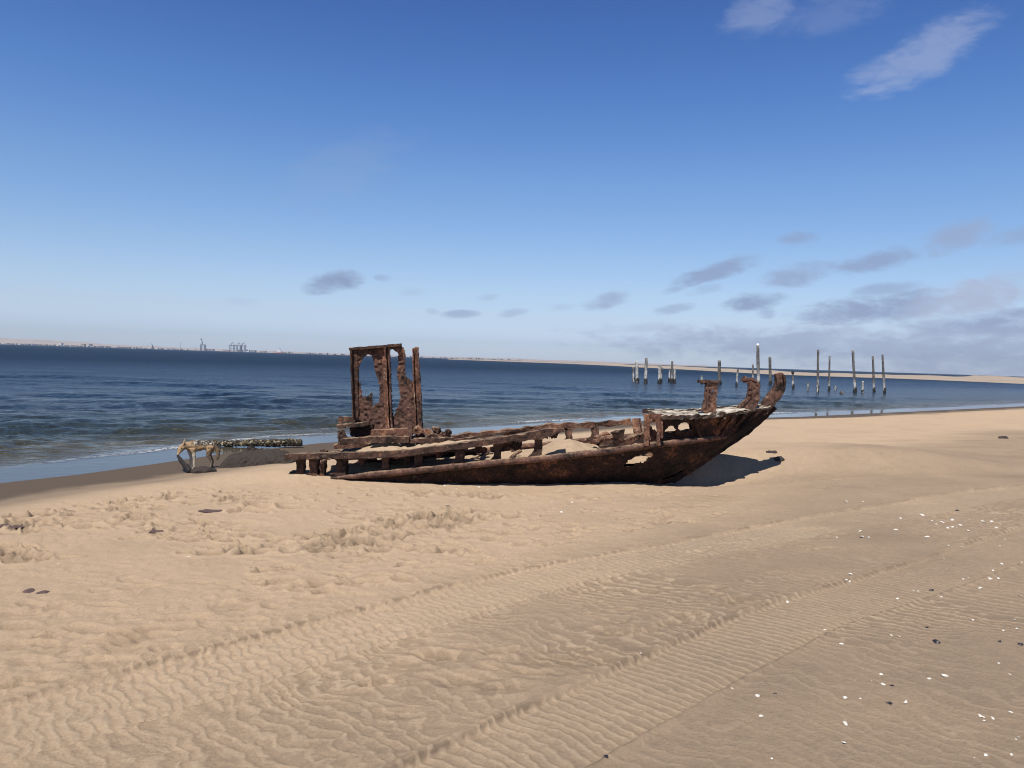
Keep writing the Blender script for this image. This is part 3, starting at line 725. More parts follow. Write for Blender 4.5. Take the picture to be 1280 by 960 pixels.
m = MB(); m.add(*bar([P(*z1(700, 770), YW - .35), P(*z1(708, 860), YW - .38)], .07, .07, (0, 1, 0))); m.rough(.016, 12, 4).build('stump', RUST_WARM, BOAT)
for i, (x, y, sx, sz) in enumerate(((770, 810, .16, .14), (850, 820, .18, .13), (935, 815, .08, .16), (1030, 830, .07, .14), (985, 850, .2, .07), (800, 860, .26, .07), (900, 860, .22, .08), (640, 845, .2, .1))):
    c = P(*z1(x, y), YW - .22 + .05 * (i % 3)); mm = MB()
    mm.add(*bar([c - np.array([sx / 2, 0, .02]), c + np.array([0, .02, .01 * (i % 3)]), c + np.array([sx / 2, 0, .05 if i in (2, 3) else -.02])], [.09, .13, .05], [sz * .45, sz * (.9 - .2 * (i % 2)), sz * .25], step=.02)); mm.rough(.03, 9, i).rough(.015, 30, i).build('rust_lump', RUST_CRUST if i in (0, 1, 7) else RUST, BOAT)

# ------------------------------------------------------------------ sand lying in and on the wreck
def sand_patch(name, Gd, label):
    nu, nv = Gd.shape[:2]; V = Gd.reshape(-1, 3)
    i = np.arange(nu - 1)[:, None]; j = np.arange(nv - 1)[None, :]
    Q = np.stack([i * nv + j, (i + 1) * nv + j, (i + 1) * nv + j + 1, i * nv + j + 1], -1).reshape(-1, 4)
    n = len(V)
    o = big_mesh(name, V, Q, SAND, {'dry': np.full(n, .8), 'wet': np.zeros(n), 'crest': np.zeros(n)})
    return tag(o, label, 'sand', kind='structure')
us = np.linspace(-3.2, 2.6, 260); vs = np.linspace(-1, 1, 70); Gd = np.zeros((260, 70, 3))
ZC = [(-3.2, .30), (-2.4, .40), (-1.6, .46), (-.6, .52), (0, .56), (.40, .66), (.70, .82), (.95, .88), (1.2, .80), (1.7, .62), (2.3, .62), (2.6, .60)]
for i, X in enumerate(us):
    zr = np.interp(X, RX, RZ) if X > RX[0] else .24; hb = tab(HB, X) - .07 - .24 * sstep(1.35, 1.65, X); zr0 = zr; zr = zr * (1 - sstep(1.35, 1.65, X)) + .64 * sstep(1.35, 1.65, X)
    for j, v in enumerate(vs):
        z_ = tab(ZC, X) * (1 - abs(v) ** 2.2) + (zr - .05) * abs(v) ** 2.2
        z_ += .035 * float(fbm2(np.array(X * 3.0), np.array(v * 3.0), 4, 33)) + .014 * float(fbm2(np.array(X * 11), np.array(v * 9), 2, 34))
        hz = zr0 - (tab(HB, X) + .02 - abs(v) * hb) / .95 + .05
        z_ = max(z_, hz if X > RX[0] else z_)
        if abs(v) > .97: z_ = zr - .06
        Gd[i, j] = (X, Yc(X) + v * hb, z_)
sand_patch('sand_heap', Gd, 'heap of pale sand filling the inside of the rusty hull')
def drift(px0, px1, v0, v1, hgt, seed, label):
    xs = np.linspace(onside(px0, 560, HS)[0], onside(px1, 555, HS)[0], 110); Gd = np.zeros((110, 30, 3))
    for i, X in enumerate(xs):
        s_ = sheer_pt(X); t = mir(s_); u = i / 109
        for j in range(30):
            w = j / 29; v = v0 + (v1 - v0) * w; p = s_ * (1 - v) + t * v
            e = (max(0, math.sin(math.pi * u)) ** .45) * (max(0, math.sin(math.pi * w)) ** .5)
            n = float(fbm2(np.array(X * 4.5), np.array(w * 3), 3, seed)); Gd[i, j] = p + np.array([0, 0, -.06 + .04 * math.sin(math.pi * v) + (hgt * (.75 + .7 * n)) * e])
    sand_patch('sand_drift', Gd, label)
drift(428, 600, .05, .34, .13, 5, 'long sand drift on the near side deck before the rusty wheelhouse')
drift(440, 520, .30, .55, .15, 8, 'small sand drift banked against the foot of the wheelhouse')
drift(650, 705, .02, .12, .09, 11, 'thin sand drift on the torn end of the rusty cap rail')

# ------------------------------------------------------------------ beam, hump and rubbish at the water's edge
MUS = None
def mussel_mat():
    m, nt, bs = new_mat('mussel_crust'); k = NT(nt); p = k.pos()
    v = k.n('ShaderNodeTexVoronoi'); v.inputs['Scale'].default_value = 32; k.l(p, v.inputs['Vector'])
    sep = k.n('ShaderNodeSeparateColor'); k.l(v.outputs['Color'], sep.inputs[0])
    c = k.ramp(sep.outputs[0], [(0, (.012, .011, .01)), (.5, (.04, .031, .018)), (.85, (.12, .085, .035)), (.97, (.34, .29, .20))])
    k.l(c, bs.inputs['Base Color']); bs.inputs['Roughness'].default_value = .75
    inv = k.math('SUBTRACT', 1.0, v.outputs['Distance']); k.l(k.bump(inv, 1, .03), bs.inputs['Normal']); return m
MUS = mussel_mat()
ga = G(262, 560); gb = G(377, 560)
a = P(258, 554.5, ga[1] + .05); b = P(377.5, 553, gb[1] + .05)
m = MB(); m.add(*bar([a, a * .66 + b * .34, a * .33 + b * .67, b], [.15, .16, .17, .16], [.13, .14, .17, .16], rnd=True, step=.02)); m.rough(.022, 9).rough(.022, 30)
o = m.build('encrusted_beam', MUS); tag(o, 'long round beam crusted with mussels lying at the edge of the shallows', 'beam')
def blob(rx, ry, rz, nu=40, nv=22, flat=-.25):
    V = []; Fc = []
    for i in range(nv):
        t = math.pi * i / (nv - 1)
        for j in range(nu):
            f = 2 * math.pi * j / nu; z_ = math.cos(t); V.append((rx * math.sin(t) * math.cos(f), ry * math.sin(t) * math.sin(f), rz * max(z_, flat)))
    for i in range(nv - 1):
        for j in range(nu): Fc.append([i * nu + j, (i + 1) * nu + j, (i + 1) * nu + (j + 1) % nu, i * nu + (j + 1) % nu])
    return V, Fc
HUMP = plain('weathered_dark', (.034, .026, .020), .9, .5, 22, .8, .03)
g = G(320, 582); h = MB(); L = P(279, 580, g[1])[0]; Rr = P(366, 580, g[1])[0]
prof = [(279, 580), (284, 573), (291, 568), (300, 565), (320, 564), (340, 562.5), (352, 563), (360, 567), (370, 574)]
pth = [P(x, y, g[1] + .3) for x, y in prof]
nv = 26; V = []; Fc = []
den = resample(np.array(pth), .03)
for q in den:
    base = zg(q[0], q[1]) - .06
    for j in range(nv):
        t = math.pi * j / (nv - 1); wd = .34
        V.append((q[0], q[1] - math.cos(t) * wd, base + (q[2] - base) * max(0, math.sin(t)) ** .7))
for i in range(len(den) - 1):
    for j in range(nv - 1): Fc.append([i * nv + j, (i + 1) * nv + j, (i + 1) * nv + j + 1, i * nv + j + 1])
Fc.append(list(range(nv))[::-1]); Fc.append([(len(den) - 1) * nv + j for j in range(nv)])
h.add(V, Fc); h.rough(.03, 7).rough(.014, 22)
o = h.build('dark_hump', HUMP); tag(o, 'low dark rounded hump half sunk in wet sand behind the stern', 'rock')
fin = MB(); fin.add(*pixplate([(306, 567), (309, 559), (313, 556), (317, 559), (321, 566), (318, 569)], [], lambda u, v: g[1] + .32, .8, .06, .5)); fin.rough(.01, 14).build('knob', HUMP, o)

# ------------------------------------------------------------------ jackal
def fur_mat():
    m, nt, bs = new_mat('jackal_fur'); k = NT(nt); oc = k.obj()
    sep = k.n('ShaderNodeSeparateXYZ'); k.l(oc, sep.inputs[0]); x, y, z = sep.outputs
    n = k.noise(oc, 28, 4, .7, .3); n2 = k.noise(oc, 75, 3, .7)
    tan = k.mix(n2, (.30, .19, .10), (.50, .34, .19))
    # pale belly, throat and inner legs
    pale = k.mrange(k.math('ADD', z, k.math('MULTIPLY_ADD', n, .06, -.03)), .30, .22)
    c = k.mix(k.math('MULTIPLY', pale, .5), tan, (.60, .52, .40))
    # silver and black saddle along the back
    up_ = k.math('ADD', z, k.math('MULTIPLY_ADD', n, .10, -.05))
    sad = k.math('MULTIPLY', k.mrange(up_, .405, .43), k.mrange(x, .14, .05))
    sadc = k.ramp(k.noise(oc, 30, 3, .7, .8), [(.46, (.016, .015, .014)), (.54, (.09, .08, .065)), (.62, (.62, .58, .50))])
    c = k.mix(sad, c, sadc)
    # hind legs and tail darker, front legs pale
    hind = k.math('MAXIMUM', k.math('MULTIPLY', k.mrange(x, -.10, -.14), k.mrange(z, .36, .27)), k.mrange(x, -.265, -.29))
    c = k.mix(k.math('MULTIPLY', hind, .75), c, k.mix(n, (.05, .035, .025), (.16, .11, .07)))
    fr = k.math('MULTIPLY', k.mrange(x, -.04, .0), k.mrange(z, .34, .26))
    fr = k.math('MULTIPLY', fr, k.mrange(z, .27, .30) if False else k.mrange(x, .30, .25))
    c = k.mix(k.math('MULTIPLY', fr, .7), c, (.62, .56, .44))
    c = k.mix(k.math('MULTIPLY', k.mrange(n, .5, .62), .45), c, (.08, .055, .035))
    k.l(c, bs.inputs['Base Color']); bs.inputs['Roughness'].default_value = .95
    k.l(k.bump(n2, .8, .02), bs.inputs['Normal']); return m
FUR = fur_mat()
gj = GG(247, 586)
SC = 13.0 / 13.0
JK = empty('jackal', (gj[0], gj[1], gj[2]))
tag(JK, 'black-backed jackal with silver saddle standing head down tugging at a dark carcass', 'jackal')
JK.rotation_euler = (0, 0, math.pi + .42)          # faces the left of the photo, a little towards the viewer
jm = MB()
def limb(pts): a = np.array(pts, float); jm.add(*bar(a[:, :3], a[:, 3], a[:, 4] if a.shape[1] > 4 else a[:, 3], (0, 1, 0) if abs(a[0, 2] - a[-1, 2]) > .15 and abs(a[0, 0] - a[-1, 0]) < .2 else (0, 0, 1), step=.018, rnd=True))
limb([(-.275, 0, .40, .06, .09), (-.23, 0, .41, .12, .165), (-.13, 0, .415, .125, .160), (-.02, 0, .405, .14, .195), (.07, 0, .395, .145, .215), (.13, .01, .40, .12, .165), (.19, .02, .405, .10, .125), (.24, .035, .40, .105, .115)])     # trunk and neck
limb([(.215, .025, .415, .09, .10), (.255, .045, .385, .115, .12), (.285, .065, .345, .095, .10), (.31, .090, .30, .055, .058), (.325, .108, .262, .042, .042), (.328, .112, .250, .02, .02)])                                         # head and muzzle
for sy, dx in ((1, .0), (-1, .055)):
    limb([(.085 + dx, sy * .045, .36, .10), (.07 + dx, sy * .055, .27, .070), (.055 + dx, sy * .058, .19, .046), (.062 + dx, sy * .058, .10, .034), (.055 + dx, sy * .058, .03, .030), (.085 + dx, sy * .058, .012, .034), (.10 + dx, sy * .058, .010, .02)])
    e = -.5 * dx
    limb([(-.20 + e, sy * .045, .39, .12), (-.18 + e, sy * .056, .31, .105), (-.165 + e, sy * .06, .24, .070), (-.205 + e, sy * .06, .155, .042), (-.225 + e, sy * .06, .12, .034), (-.21 + e, sy * .06, .03, .030), (-.18 + e, sy * .06, .012, .034), (-.165 + e, sy * .06, .010, .02)])
    limb([(.232, .035 + sy * .042, .425, .06, .03), (.225, .035 + sy * .050, .47, .045, .022), (.215, .035 + sy * .056, .525, .010, .010)])
limb([(-.265, 0, .42, .05), (-.305, 0, .36, .055), (-.325, 0, .28, .070), (-.325, 0, .20, .065), (-.315, 0, .14, .02)])
jb = jm.build('body', FUR)
rm = jb.modifiers.new('r', 'REMESH'); rm.mode = 'VOXEL'; rm.voxel_size = .0085
sm_ = jb.modifiers.new('s', 'SMOOTH'); sm_.factor = .5; sm_.iterations = 4
dg = bpy.context.evaluated_depsgraph_get(); dg.update(); m2 = bpy.data.meshes.new_from_object(jb.evaluated_get(dg)); m2.name = 'body'
jb.modifiers.clear(); jb.data = m2; m2.materials.clear(); m2.materials.append(FUR); m2.polygons.foreach_set('use_smooth', [True] * len(m2.polygons)); jb.parent = JK
_v = np.zeros(len(jb.data.vertices) * 3); jb.data.vertices.foreach_get('co', _v); _v = _v.reshape(-1, 3); _w = _v @ ROT
_a = np.clip((_v[:, 2] - .12) / .2, .15, 1) * np.where(_v[:, 0] > .16, .35, 1)
for _k in range(3): _v[:, _k] += _a * (.007 * vn3(_w[:, 0] * 26 + 9 * _k, _w[:, 1] * 26, _w[:, 2] * 26) + .005 * vn3(_w[:, 0] * 70 + 9 * _k, _w[:, 1] * 70, _w[:, 2] * 70))
jb.data.vertices.foreach_set('co', _v.ravel()); jb.data.update()
DK = plain('dark_hide', (.014, .009, .008), .7, .4, 40, .5)
WHT = plain('pale_fur', (.62, .56, .45), .95, .25, 60, .4)
def ball(name, c, r, mat, parent, sq=(1, 1, 1)):
    V, Fc = blob(r * sq[0], r * sq[1], r * sq[2], 12, 8, -1); o = link(name, V, Fc, mat, None, True); o.parent = parent; o.location = c; return o
ball('nose', (.330, .118, .256), .013, DK, JK)
ball('eye', (.318, .040, .368), .010, DK, JK); ball('eye', (.268, .112, .372), .010, DK, JK)
# what it tugs at: a scrap of dark hide from muzzle to sand
def jw(x, y, z):
    a = JK.rotation_euler.z; return np.array([gj[0] + x * math.cos(a) - y * math.sin(a), gj[1] + x * math.sin(a) + y * math.cos(a), gj[2] + z])
g2 = GG(252, 591)
CARC = plain('carcass_hide', (.034, .024, .019), .85, .6, 25, .7, .02)
cm = MB(); V, Fc = blob(.21, .11, .085); cm.add([(v[0] + g2[0], v[1] + g2[1] + .02, v[2] + g2[2] + .015) for v in V], Fc); cm.rough(.035, 11)
co = cm.build('carcass', CARC, None, True); tag(co, 'flat dark carcass scrap on wet sand under the jackal with strip of hide pulled up', 'carcass')
sm = MB(); mu = jw(.328, .112, .252); foot = P(237, 589, g2[1] - .02)
sm.add(*bar([mu, mu * .6 + foot * .4 + np.array([-.01, 0, .0]), mu * .25 + foot * .75, foot], [.035, .06, .075, .07], [.03, .045, .05, .05], (0, 1, 0), step=.02)); sm.rough(.012, 20).build('hide_strip', DK, co, True)
fl = MB(); q0 = P(262, 588, g2[1]); fl.add(*bar([q0, P(267, 588, g2[1]), P(272, 592, g2[1])], [.05, .06, .03], [.05, .05, .02], (0, 1, 0), step=.02)); fl.rough(.02, 18).build('limb', DK, co, True)

# ------------------------------------------------------------------ piles in the water
def pile_mat():
    m, nt, bs = new_mat('weathered_pile'); k = NT(nt); p = k.pos(); sep = k.n('ShaderNodeSeparateXYZ'); k.l(p, sep.inputs[0])
    a = k.noise(p, 2.2, 5, .7); d = k.attr('white')
    c = k.ramp(a, [(.35, (.05, .046, .044)), (.55, (.15, .135, .12)), (.75, (.34, .31, .28))])
    w = k.ramp(a, [(.36, (.14, .13, .12)), (.5, (.42, .40, .37)), (.7, (.66, .64, .60))])
    k.l(k.mix(d, c, w), bs.inputs['Base Color']); bs.inputs['Roughness'].default_value = .9
    k.l(k.bump(a, .6, .1), bs.inputs['Normal']); return m
PILE = pile_mat(); CRUST = plain('waterline_crust', (.018, .017, .016), .8, .5, 5, .6, .08)
def pile(xt, yt, xb, yb, w, white, label, dark=0.0, group='old jetty piles standing in the water', knob=False):
    b = PZ(xb, yb, 0); Y = b[1]; t = P(xt, yt, Y); mpp = Y / F; r = w * mpp / 2
    H = t[2]; n = max(10, int(H / .25)); V = []; Fc = []; wh = []
    for i in range(n + 1):
        u = -.12 + 1.12 * i / n; c = b * (1 - u) + t * u; rr = r * (1.05 - .14 * max(u, 0))
        for j in range(10):
            a = 2 * math.pi * j / 10; q = rr * (1 + .13 * float(vn3(xt + math.cos(a) * 2, math.sin(a) * 2, u * H * 1.1 + xt)))
            V.append((c[0] + q * math.cos(a), c[1] + q * math.sin(a), c[2]))
            e = .5 + .5 * float(vn3(xt * 3 + math.cos(a), math.sin(a), u * H * .8))
            wv = (1 if u < white else 0) if white < 1 else 1
            if white < 1: wv = max(0, min(1, (white - u) * 7 + (e - .5) * 1.6))
            wh.append(wv * (1 - dark))
    for i in range(n):
        for j in range(10): Fc.append([i * 10 + j, i * 10 + (j + 1) % 10, (i + 1) * 10 + (j + 1) % 10, (i + 1) * 10 + j])
    Fc.append([n * 10 + j for j in range(10)])
    o = link('pile', V, Fc, PILE, None, True); at = o.data.attributes.new('white', 'FLOAT', 'POINT'); at.data.foreach_set('value', wh)
    tag(o, label, 'pile', group)
    cm = MB(); hh = min(.55, .35 * H)
    cm.add(*bar([b + np.array([0, 0, -.3]), b + np.array([0, 0, hh * .5]), b + np.array([0, 0, hh])], [2.5 * r, 2.55 * r, 2.2 * r], [2.5 * r, 2.55 * r, 2.2 * r], (0, 1, 0), rnd=True, step=.12)); cm.rough(.07, 4, xt).build('mussel_crust', CRUST, o, True)
    if knob:
        V, Fc = blob(r * 1.5, r * 1.5, r * 1.6, 12, 9, -1); link('pile_cap', [(v[0] + t[0], v[1] + t[1], v[2] + t[2]) for v in V], Fc, CRUST, o, True)
    return o
PL = [
 (791.5, 459, 792, 477, 2.6, .6, 'short thin pile at the far left end of the left cluster', 0),
 (796, 451, 796.5, 478.5, 3.8, 1.0, 'whitish pile just right of the leftmost thin pile in the left cluster', 0),
 (808, 447.5, 807, 479.5, 3.8, .7, 'tallest pile of the left cluster standing alone in its middle', 0),
 (824.6, 454.5, 824, 479.5, 3.6, 1.0, 'stout white pile left half of the touching pair in the left cluster', 0),
 (826.8, 458.5, 826.5, 478.5, 2.4, .6, 'thin pile right half of the touching pair in the left cluster', 0),
 (837, 460, 836.5, 477.5, 2.2, .8, 'thin pile at the left of the three piles ending the left cluster', 0),
 (840.3, 451.5, 839.6, 479, 3.0, .4, 'tallest of the three close piles ending the left cluster', .2),
 (843.4, 459.5, 843.2, 479, 2.8, 1.0, 'white pile at the right end of the left cluster', 0),
 (877.3, 469.5, 877, 480, 2.6, .98, 'low white topped pile peeping over the first frame head of the wreck', 0),
 (899.3, 450.5, 899, 481, 4.4, .05, 'thick black pile right of the first frame head of the wreck', .9),
 (922.4, 461, 920.5, 483, 2.4, .8, 'thin leaning pale pile between the black pile and the second frame head', 0),
 (941, 455.5, 941, 482, 2.3, .5, 'thin grey pile just left of the tallest pile behind the bow', 0),
 (947.2, 432.5, 948, 483, 3.8, .4, 'tallest pile with white crusted tip standing behind the bow', .1),
 (962.4, 446, 963, 481, 3.6, .25, 'dark pile with pale foot just left of the curved stem', .3),
 (991, 465.5, 991.2, 486, 2.6, .5, 'short dark headed pile just right of the curved stem', .2),
 (1010, 478, 1010, 488, 2.2, .9, 'pale stub of pile left of the first tall right pile', 0),
 (1022.8, 437, 1022, 490, 2.9, .35, 'tall slim pile leftmost of the five tall right piles', 0),
 (1037, 445, 1036.3, 488.5, 2.4, .3, 'slim grey pile second from left of the five tall right piles', .1),
 (1044.3, 481.5, 1044.3, 488, 2.0, .9, 'tiny pale stub just right of the second tall right pile', 0),
 (1052, 489, 1052.3, 492, 4.6, .2, 'low wide dark stump barely above water among the tall right piles', .5),
 (1066, 438, 1068.8, 491, 3.2, .4, 'tall leaning pile in the middle of the five tall right piles', 0),
 (1078.7, 476.5, 1078, 491, 2.4, 1.0, 'short white pile just right of the middle tall leaning pile', 0),
 (1091, 445, 1092.6, 490, 2.7, .35, 'tall grey pile second from right of the five tall right piles', .1),
 (1103, 443, 1105.6, 491.5, 2.8, .45, 'mottled tall pile rightmost of all the piles in the water', 0)]
for q in PL: pile(*q, knob=(q[0] in (991,)))
# white crust on the tip of the tallest
tb = PZ(948, 483, 0); tp = P(947.2, 431.5, tb[1])
for o in bpy.data.objects:
    if o.name.startswith('pile') and o.get('label', '').startswith('tallest pile with white'):
        V, Fc = blob(.19, .19, .2, 12, 9, -1); link('white_tip', [(v[0] + tp[0], v[1] + tp[1], v[2] + tp[2]) for v in V], Fc, plain('white_tip', (.75, .73, .68)), o, True)

# ------------------------------------------------------------------ far shore
def ridge(name, wl, crest, mat, label, depth, seed, rough=.25):
    """low land: wl = waterline pixels (x, y or None, distance), crest = pixel heights above"""
    n = len(wl); cx = np.linspace(0, 1, 260); xs = np.interp(cx, np.linspace(0, 1, n), [w[0] for w in wl])
    V = []; prof = [(0, -.02), (.06, .18), (.22, .42), (.45, .75), (.62, 1.0), (.8, .8), (1, -.1)]
    for x in xs:
        y = np.interp(x, [w[0] for w in wl], [w[1] for w in wl])
        D = np.interp(x, [w[0] for w in wl], [w[2] for w in wl])
        b = P(x, y, D); b[2] = 0; hp = np.interp(x, [c[0] for c in crest], [c[1] for c in crest])
        d = b[:2] / np.linalg.norm(b[:2]); dep = depth(D); Hh = hp * (D + .6 * dep) / F
        for j, (u, v) in enumerate(prof):
            q = b[:2] + d * dep * u; nz = 1 + rough * float(fbm2(np.array(x * .035 + u * 2), np.array(u * 5.0), 4, seed)) if j > 1 else 1
            V.append((q[0], q[1], Hh * v * nz - (.3 if j == 0 else 0)))
    k = len(prof); Fc = [[i * k + j, (i + 1) * k + j, (i + 1) * k + j + 1, i * k + j + 1] for i in range(len(xs) - 1) for j in range(k - 1)]
    o = link(name, V, Fc, mat, None, True); tag(o, label, 'land', kind='structure'); return o
DUNE = plain('spit_sand', (.33, .265, .20), .95, .18, .05, 0); LAND = plain('far_shore_land', (.36, .31, .28), .95, .25, .012, 0)
Dp = 3900.0
ridge('far_shore', [(x, 430.3 + .0317 * x + .55, Dp) for x in (-420, -100, 0, 200, 400, 560, 720, 900)], [(-420, 9), (-100, 9), (0, 7.5), (60, 6.6), (120, 5), (180, 3.6), (260, 2.6), (400, 1.8), (560, 1.9), (640, 2.4), (720, 2.4), (900, 1)], LAND, 'low hazy desert shore along the horizon behind the port', lambda D: 900, 5)
spw = [(560, 449.3), (630, 451.8), (700, 454.3), (760, 457.0), (800, 459.3), (860, 462.2), (900, 464.5), (960, 468), (1040, 470.7), (1120, 473.2), (1200, 476.4), (1280, 480), (1400, 486), (1560, 491), (2000, 503), (2900, 530)]
ridge('sand_spit', [(x, y, PZ(x, y, 0)[1]) for x, y in spw], [(560, .6), (640, 1.0), (700, 1.6), (800, 2.5), (860, 3.1), (930, 3.4), (960, 3.3), (1040, 3.1), (1120, 3.6), (1200, 4.8), (1240, 6.4), (1280, 5.6), (1400, 6), (1560, 8), (2900, 8)], DUNE, 'low pale sand spit beyond the piles', lambda D: .22 * D + 30, 8, .3)
def fpt(px, base_off=0.0): return P(px, 430.3 + .0317 * px + .5, Dp - 40) * np.array([1, 1, 0])
def box(m, x0, x1, y0, y1, z0, z1):
    m.add([(x0, y0, z0), (x1, y0, z0), (x1, y1, z0), (x0, y1, z0), (x0, y0, z1), (x1, y0, z1), (x1, y1, z1), (x0, y1, z1)], [[0, 3, 2, 1], [4, 5, 6, 7], [0, 1, 5, 4], [1, 2, 6, 5], [2, 3, 7, 6], [3, 0, 4, 7]])
STEEL = plain('crane_steel', (.10, .13, .17), .6, .1, .1, 0); WB = plain('white_wall', (.72, .71, .69), .8, .08, .1, 0); BB = plain('tan_wall', (.40, .30, .24), .85, .1, .1, 0); GB = plain('grey_wall', (.22, .22, .24), .85, .1, .1, 0); TREE = plain('far_tree', (.045, .055, .04), .95, .3, .2, 0); HULLR = plain('ship_hull', (.32, .10, .06), .6, .1, .1, 0); ROOF = plain('far_roof', (.30, .15, .11), .85, .1, .1, 0)
M1 = Dp / F                                                       # metres per photo pixel over there
def building(px, w, h, mat, label, roofm, gable=True):
    b = fpt(px); wd, hh = w * M1, h * M1; root = MB(); box(root, b[0] - wd / 2, b[0] + wd / 2, b[1], b[1] + 18, -1, hh)
    o = root.build('shore_building', mat); tag(o, label, 'building', 'buildings along the far shore')
    r = MB()
    if gable:
        x0, x1, y0, y1 = b[0] - wd / 2 - .6, b[0] + wd / 2 + .6, b[1] - .6, b[1] + 18.6; ym = b[1] + 9
        r.add([(x0, y0, hh), (x1, y0, hh), (x1, y1, hh), (x0, y1, hh), (x0, ym, hh * 1.3), (x1, ym, hh * 1.3)], [[0, 1, 5, 4], [2, 3, 4, 5], [0, 4, 3], [1, 2, 5], [0, 3, 2, 1]])
    else: box(r, b[0] - wd / 2 - .3, b[0] + wd / 2 + .3, b[1] - .3, b[1] + 18.3, hh + .01, hh + .9)
    r.build('roof', roofm, o)
def ftree(px, w, h, label):
    b = fpt(px) + np.array([0, 25, 0]); c = MB(); V, Fc = blob(w * M1 / 2, w * M1 / 2, h * M1 / 2, 12, 8, -1); c.add([(v[0] + b[0], v[1] + b[1], v[2] + h * M1 * .55) for v in V], Fc); c.rough(2.2, .15, px)
    root = MB(); root.add(*bar([b + np.array([0, 0, -1]), b + np.array([0, 0, h * M1 * .6])], .9, .9, (0, 1, 0), step=2))
    o = root.build('shore_tree', TREE); tag(o, label, 'tree', 'trees along the far shore'); c.build('crown', TREE, o)
rr = random.Random(5)
for i in range(90):
    px = rr.uniform(-4, 190) if i < 52 else (rr.uniform(360, 640) if i < 78 else rr.uniform(195, 245))
    mat = rr.choice([WB, WB, BB, GB]); nm = {WB: 'white', BB: 'tan', GB: 'grey'}[mat]
    side = 'on the far shore left of the port cranes' if px < 245 else 'on the far shore right of the moored ship'
    gb = rr.random() < .5
    building(px, rr.uniform(.8, 2.4), rr.uniform(.6, 1.5), mat, 'tiny ' + nm + (' gabled' if gb else ' flat roofed') + ' building ' + side, ROOF if gb else GB, gb)
for i in range(130):
    px = rr.uniform(-4, 190) if i < 60 else rr.uniform(355, 660)
    ftree(px, rr.uniform(1.0, 2.6), rr.uniform(.8, 1.9), 'tiny dark tree on the far shore ' + ('left of the port cranes' if px < 245 else 'right of the moored ship'))
for px, w, h, mat, nm in ((75, 3.2, 3.6, WB, 'white tower block on the low hill at left of the far shore'), (103, 4.2, 3.3, BB, 'tan block with dark roof on the far shore hill'), (112, 2.4, 3.6, GB, 'grey block beside the tan one on the far shore hill'), (262, 9, 1.9, GB, 'long grey shed at the foot of the tall crane'), (282, 8, 1.7, BB, 'long brown shed between the tall crane and the gantry cranes'), (300, 5, 1.9, GB, 'grey shed under the middle gantry crane'), (309, 4, 2.6, WB, 'white silo block right of the gantry cranes'), (316, 6, 2.2, GB, 'dark grey sheds right of the white silo block'), (328, 7, 1.7, BB, 'brown shed left of the moored ship')):
    building(px, w, h, mat, nm, GB, False)
def beam(m, a, b, w): m.add(*bar([a, b], w, w, (0, 1, 0) if abs(b[2] - a[2]) > 1e-3 else (0, 0, 1), step=50))
def at(px, py, dy=0): 
    q = P(px, py, Dp - 60 + dy); return q
def gantry(px, label):
    b = at(px, 430.3 + .0317 * px + .6); root = empty('gantry_crane', (b[0], b[1], 0)); tag(root, label, 'crane', 'ship to shore gantry cranes at the port')
    q = lambda dx, dz: np.array([b[0] + dx * M1, b[1], dz * M1])
    m = MB()
    for dx in (-2.3, 2.3):
        for dy in (0, 18): beam(m, q(dx, -.3) + (0, dy, 0), q(dx, 7.4) + (0, dy, 0), 2.3)
    m.build('portal_leg', STEEL, root)
    m = MB()
    for dy in (0, 18): beam(m, q(-2.3, 3.4) + (0, dy, 0), q(2.3, 3.4) + (0, dy, 0), 1.8)
    m.build('cross_beam', STEEL, root)
    m = MB(); beam(m, q(-4.2, 7.4) + (0, 9, 0), q(4.2, 7.4) + (0, 9, 0), 3.2); m.build('boom', STEEL, root)
    m = MB(); beam(m, q(-1.6, 7.4) + (0, 9, 0), q(.1, 11.4) + (0, 9, 0), 1.7); beam(m, q(1.8, 7.4) + (0, 9, 0), q(.1, 11.4) + (0, 9, 0), 1.7); beam(m, q(.1, 11.2) + (0, 9, 0), q(-3.8, 7.6) + (0, 9, 0), .8); beam(m, q(.1, 11.2) + (0, 9, 0), q(3.8, 7.6) + (0, 9, 0), .8)
    m.build('apex_frame', STEEL, root)
    m = MB(); c = q(1.6, 8.2); box(m, c[0] - 5, c[0] + 5, c[1] + 5, c[1] + 13, c[2] - 1, c[2] + 3); m.build('machine_house', WB, root)
gantry(289.3, 'leftmost of the three blue grey gantry cranes at the port'); gantry(297.6, 'middle one of the three blue grey gantry cranes at the port'); gantry(303, 'rightmost of the three blue grey gantry cranes at the port')
b = at(253, 439); root = empty('harbour_crane', (b[0], b[1], 0)); tag(root, 'tall portal crane with raised jib left of the gantry cranes', 'crane')
q = lambda dx, dz: np.array([b[0] + dx * M1, b[1], dz * M1]); m = MB()
for dx in (-2.4, 2.4): beam(m, q(dx, -.3), q(dx, 7.2), 3.4); beam(m, q(dx, -.3) + (0, 16, 0), q(dx, 7.2) + (0, 16, 0), 3.4)
m.build('portal_leg', STEEL, root); m = MB(); beam(m, q(-2.8, 7) + (0, 8, 0), q(2.8, 7) + (0, 8, 0), 4.5); m.build('cross_beam', STEEL, root)
m = MB(); beam(m, q(-1.6, 7) + (0, 8, 0), q(-1.2, 10.5) + (0, 8, 0), 4); m.build('tower', STEEL, root); m = MB(); beam(m, q(-.6, 9.2) + (0, 8, 0), q(-2.6, 15) + (0, 8, 0), 3); beam(m, q(-2.6, 15) + (0, 8, 0), q(-3.4, 13.5) + (0, 8, 0), 2); m.build('jib', STEEL, root)
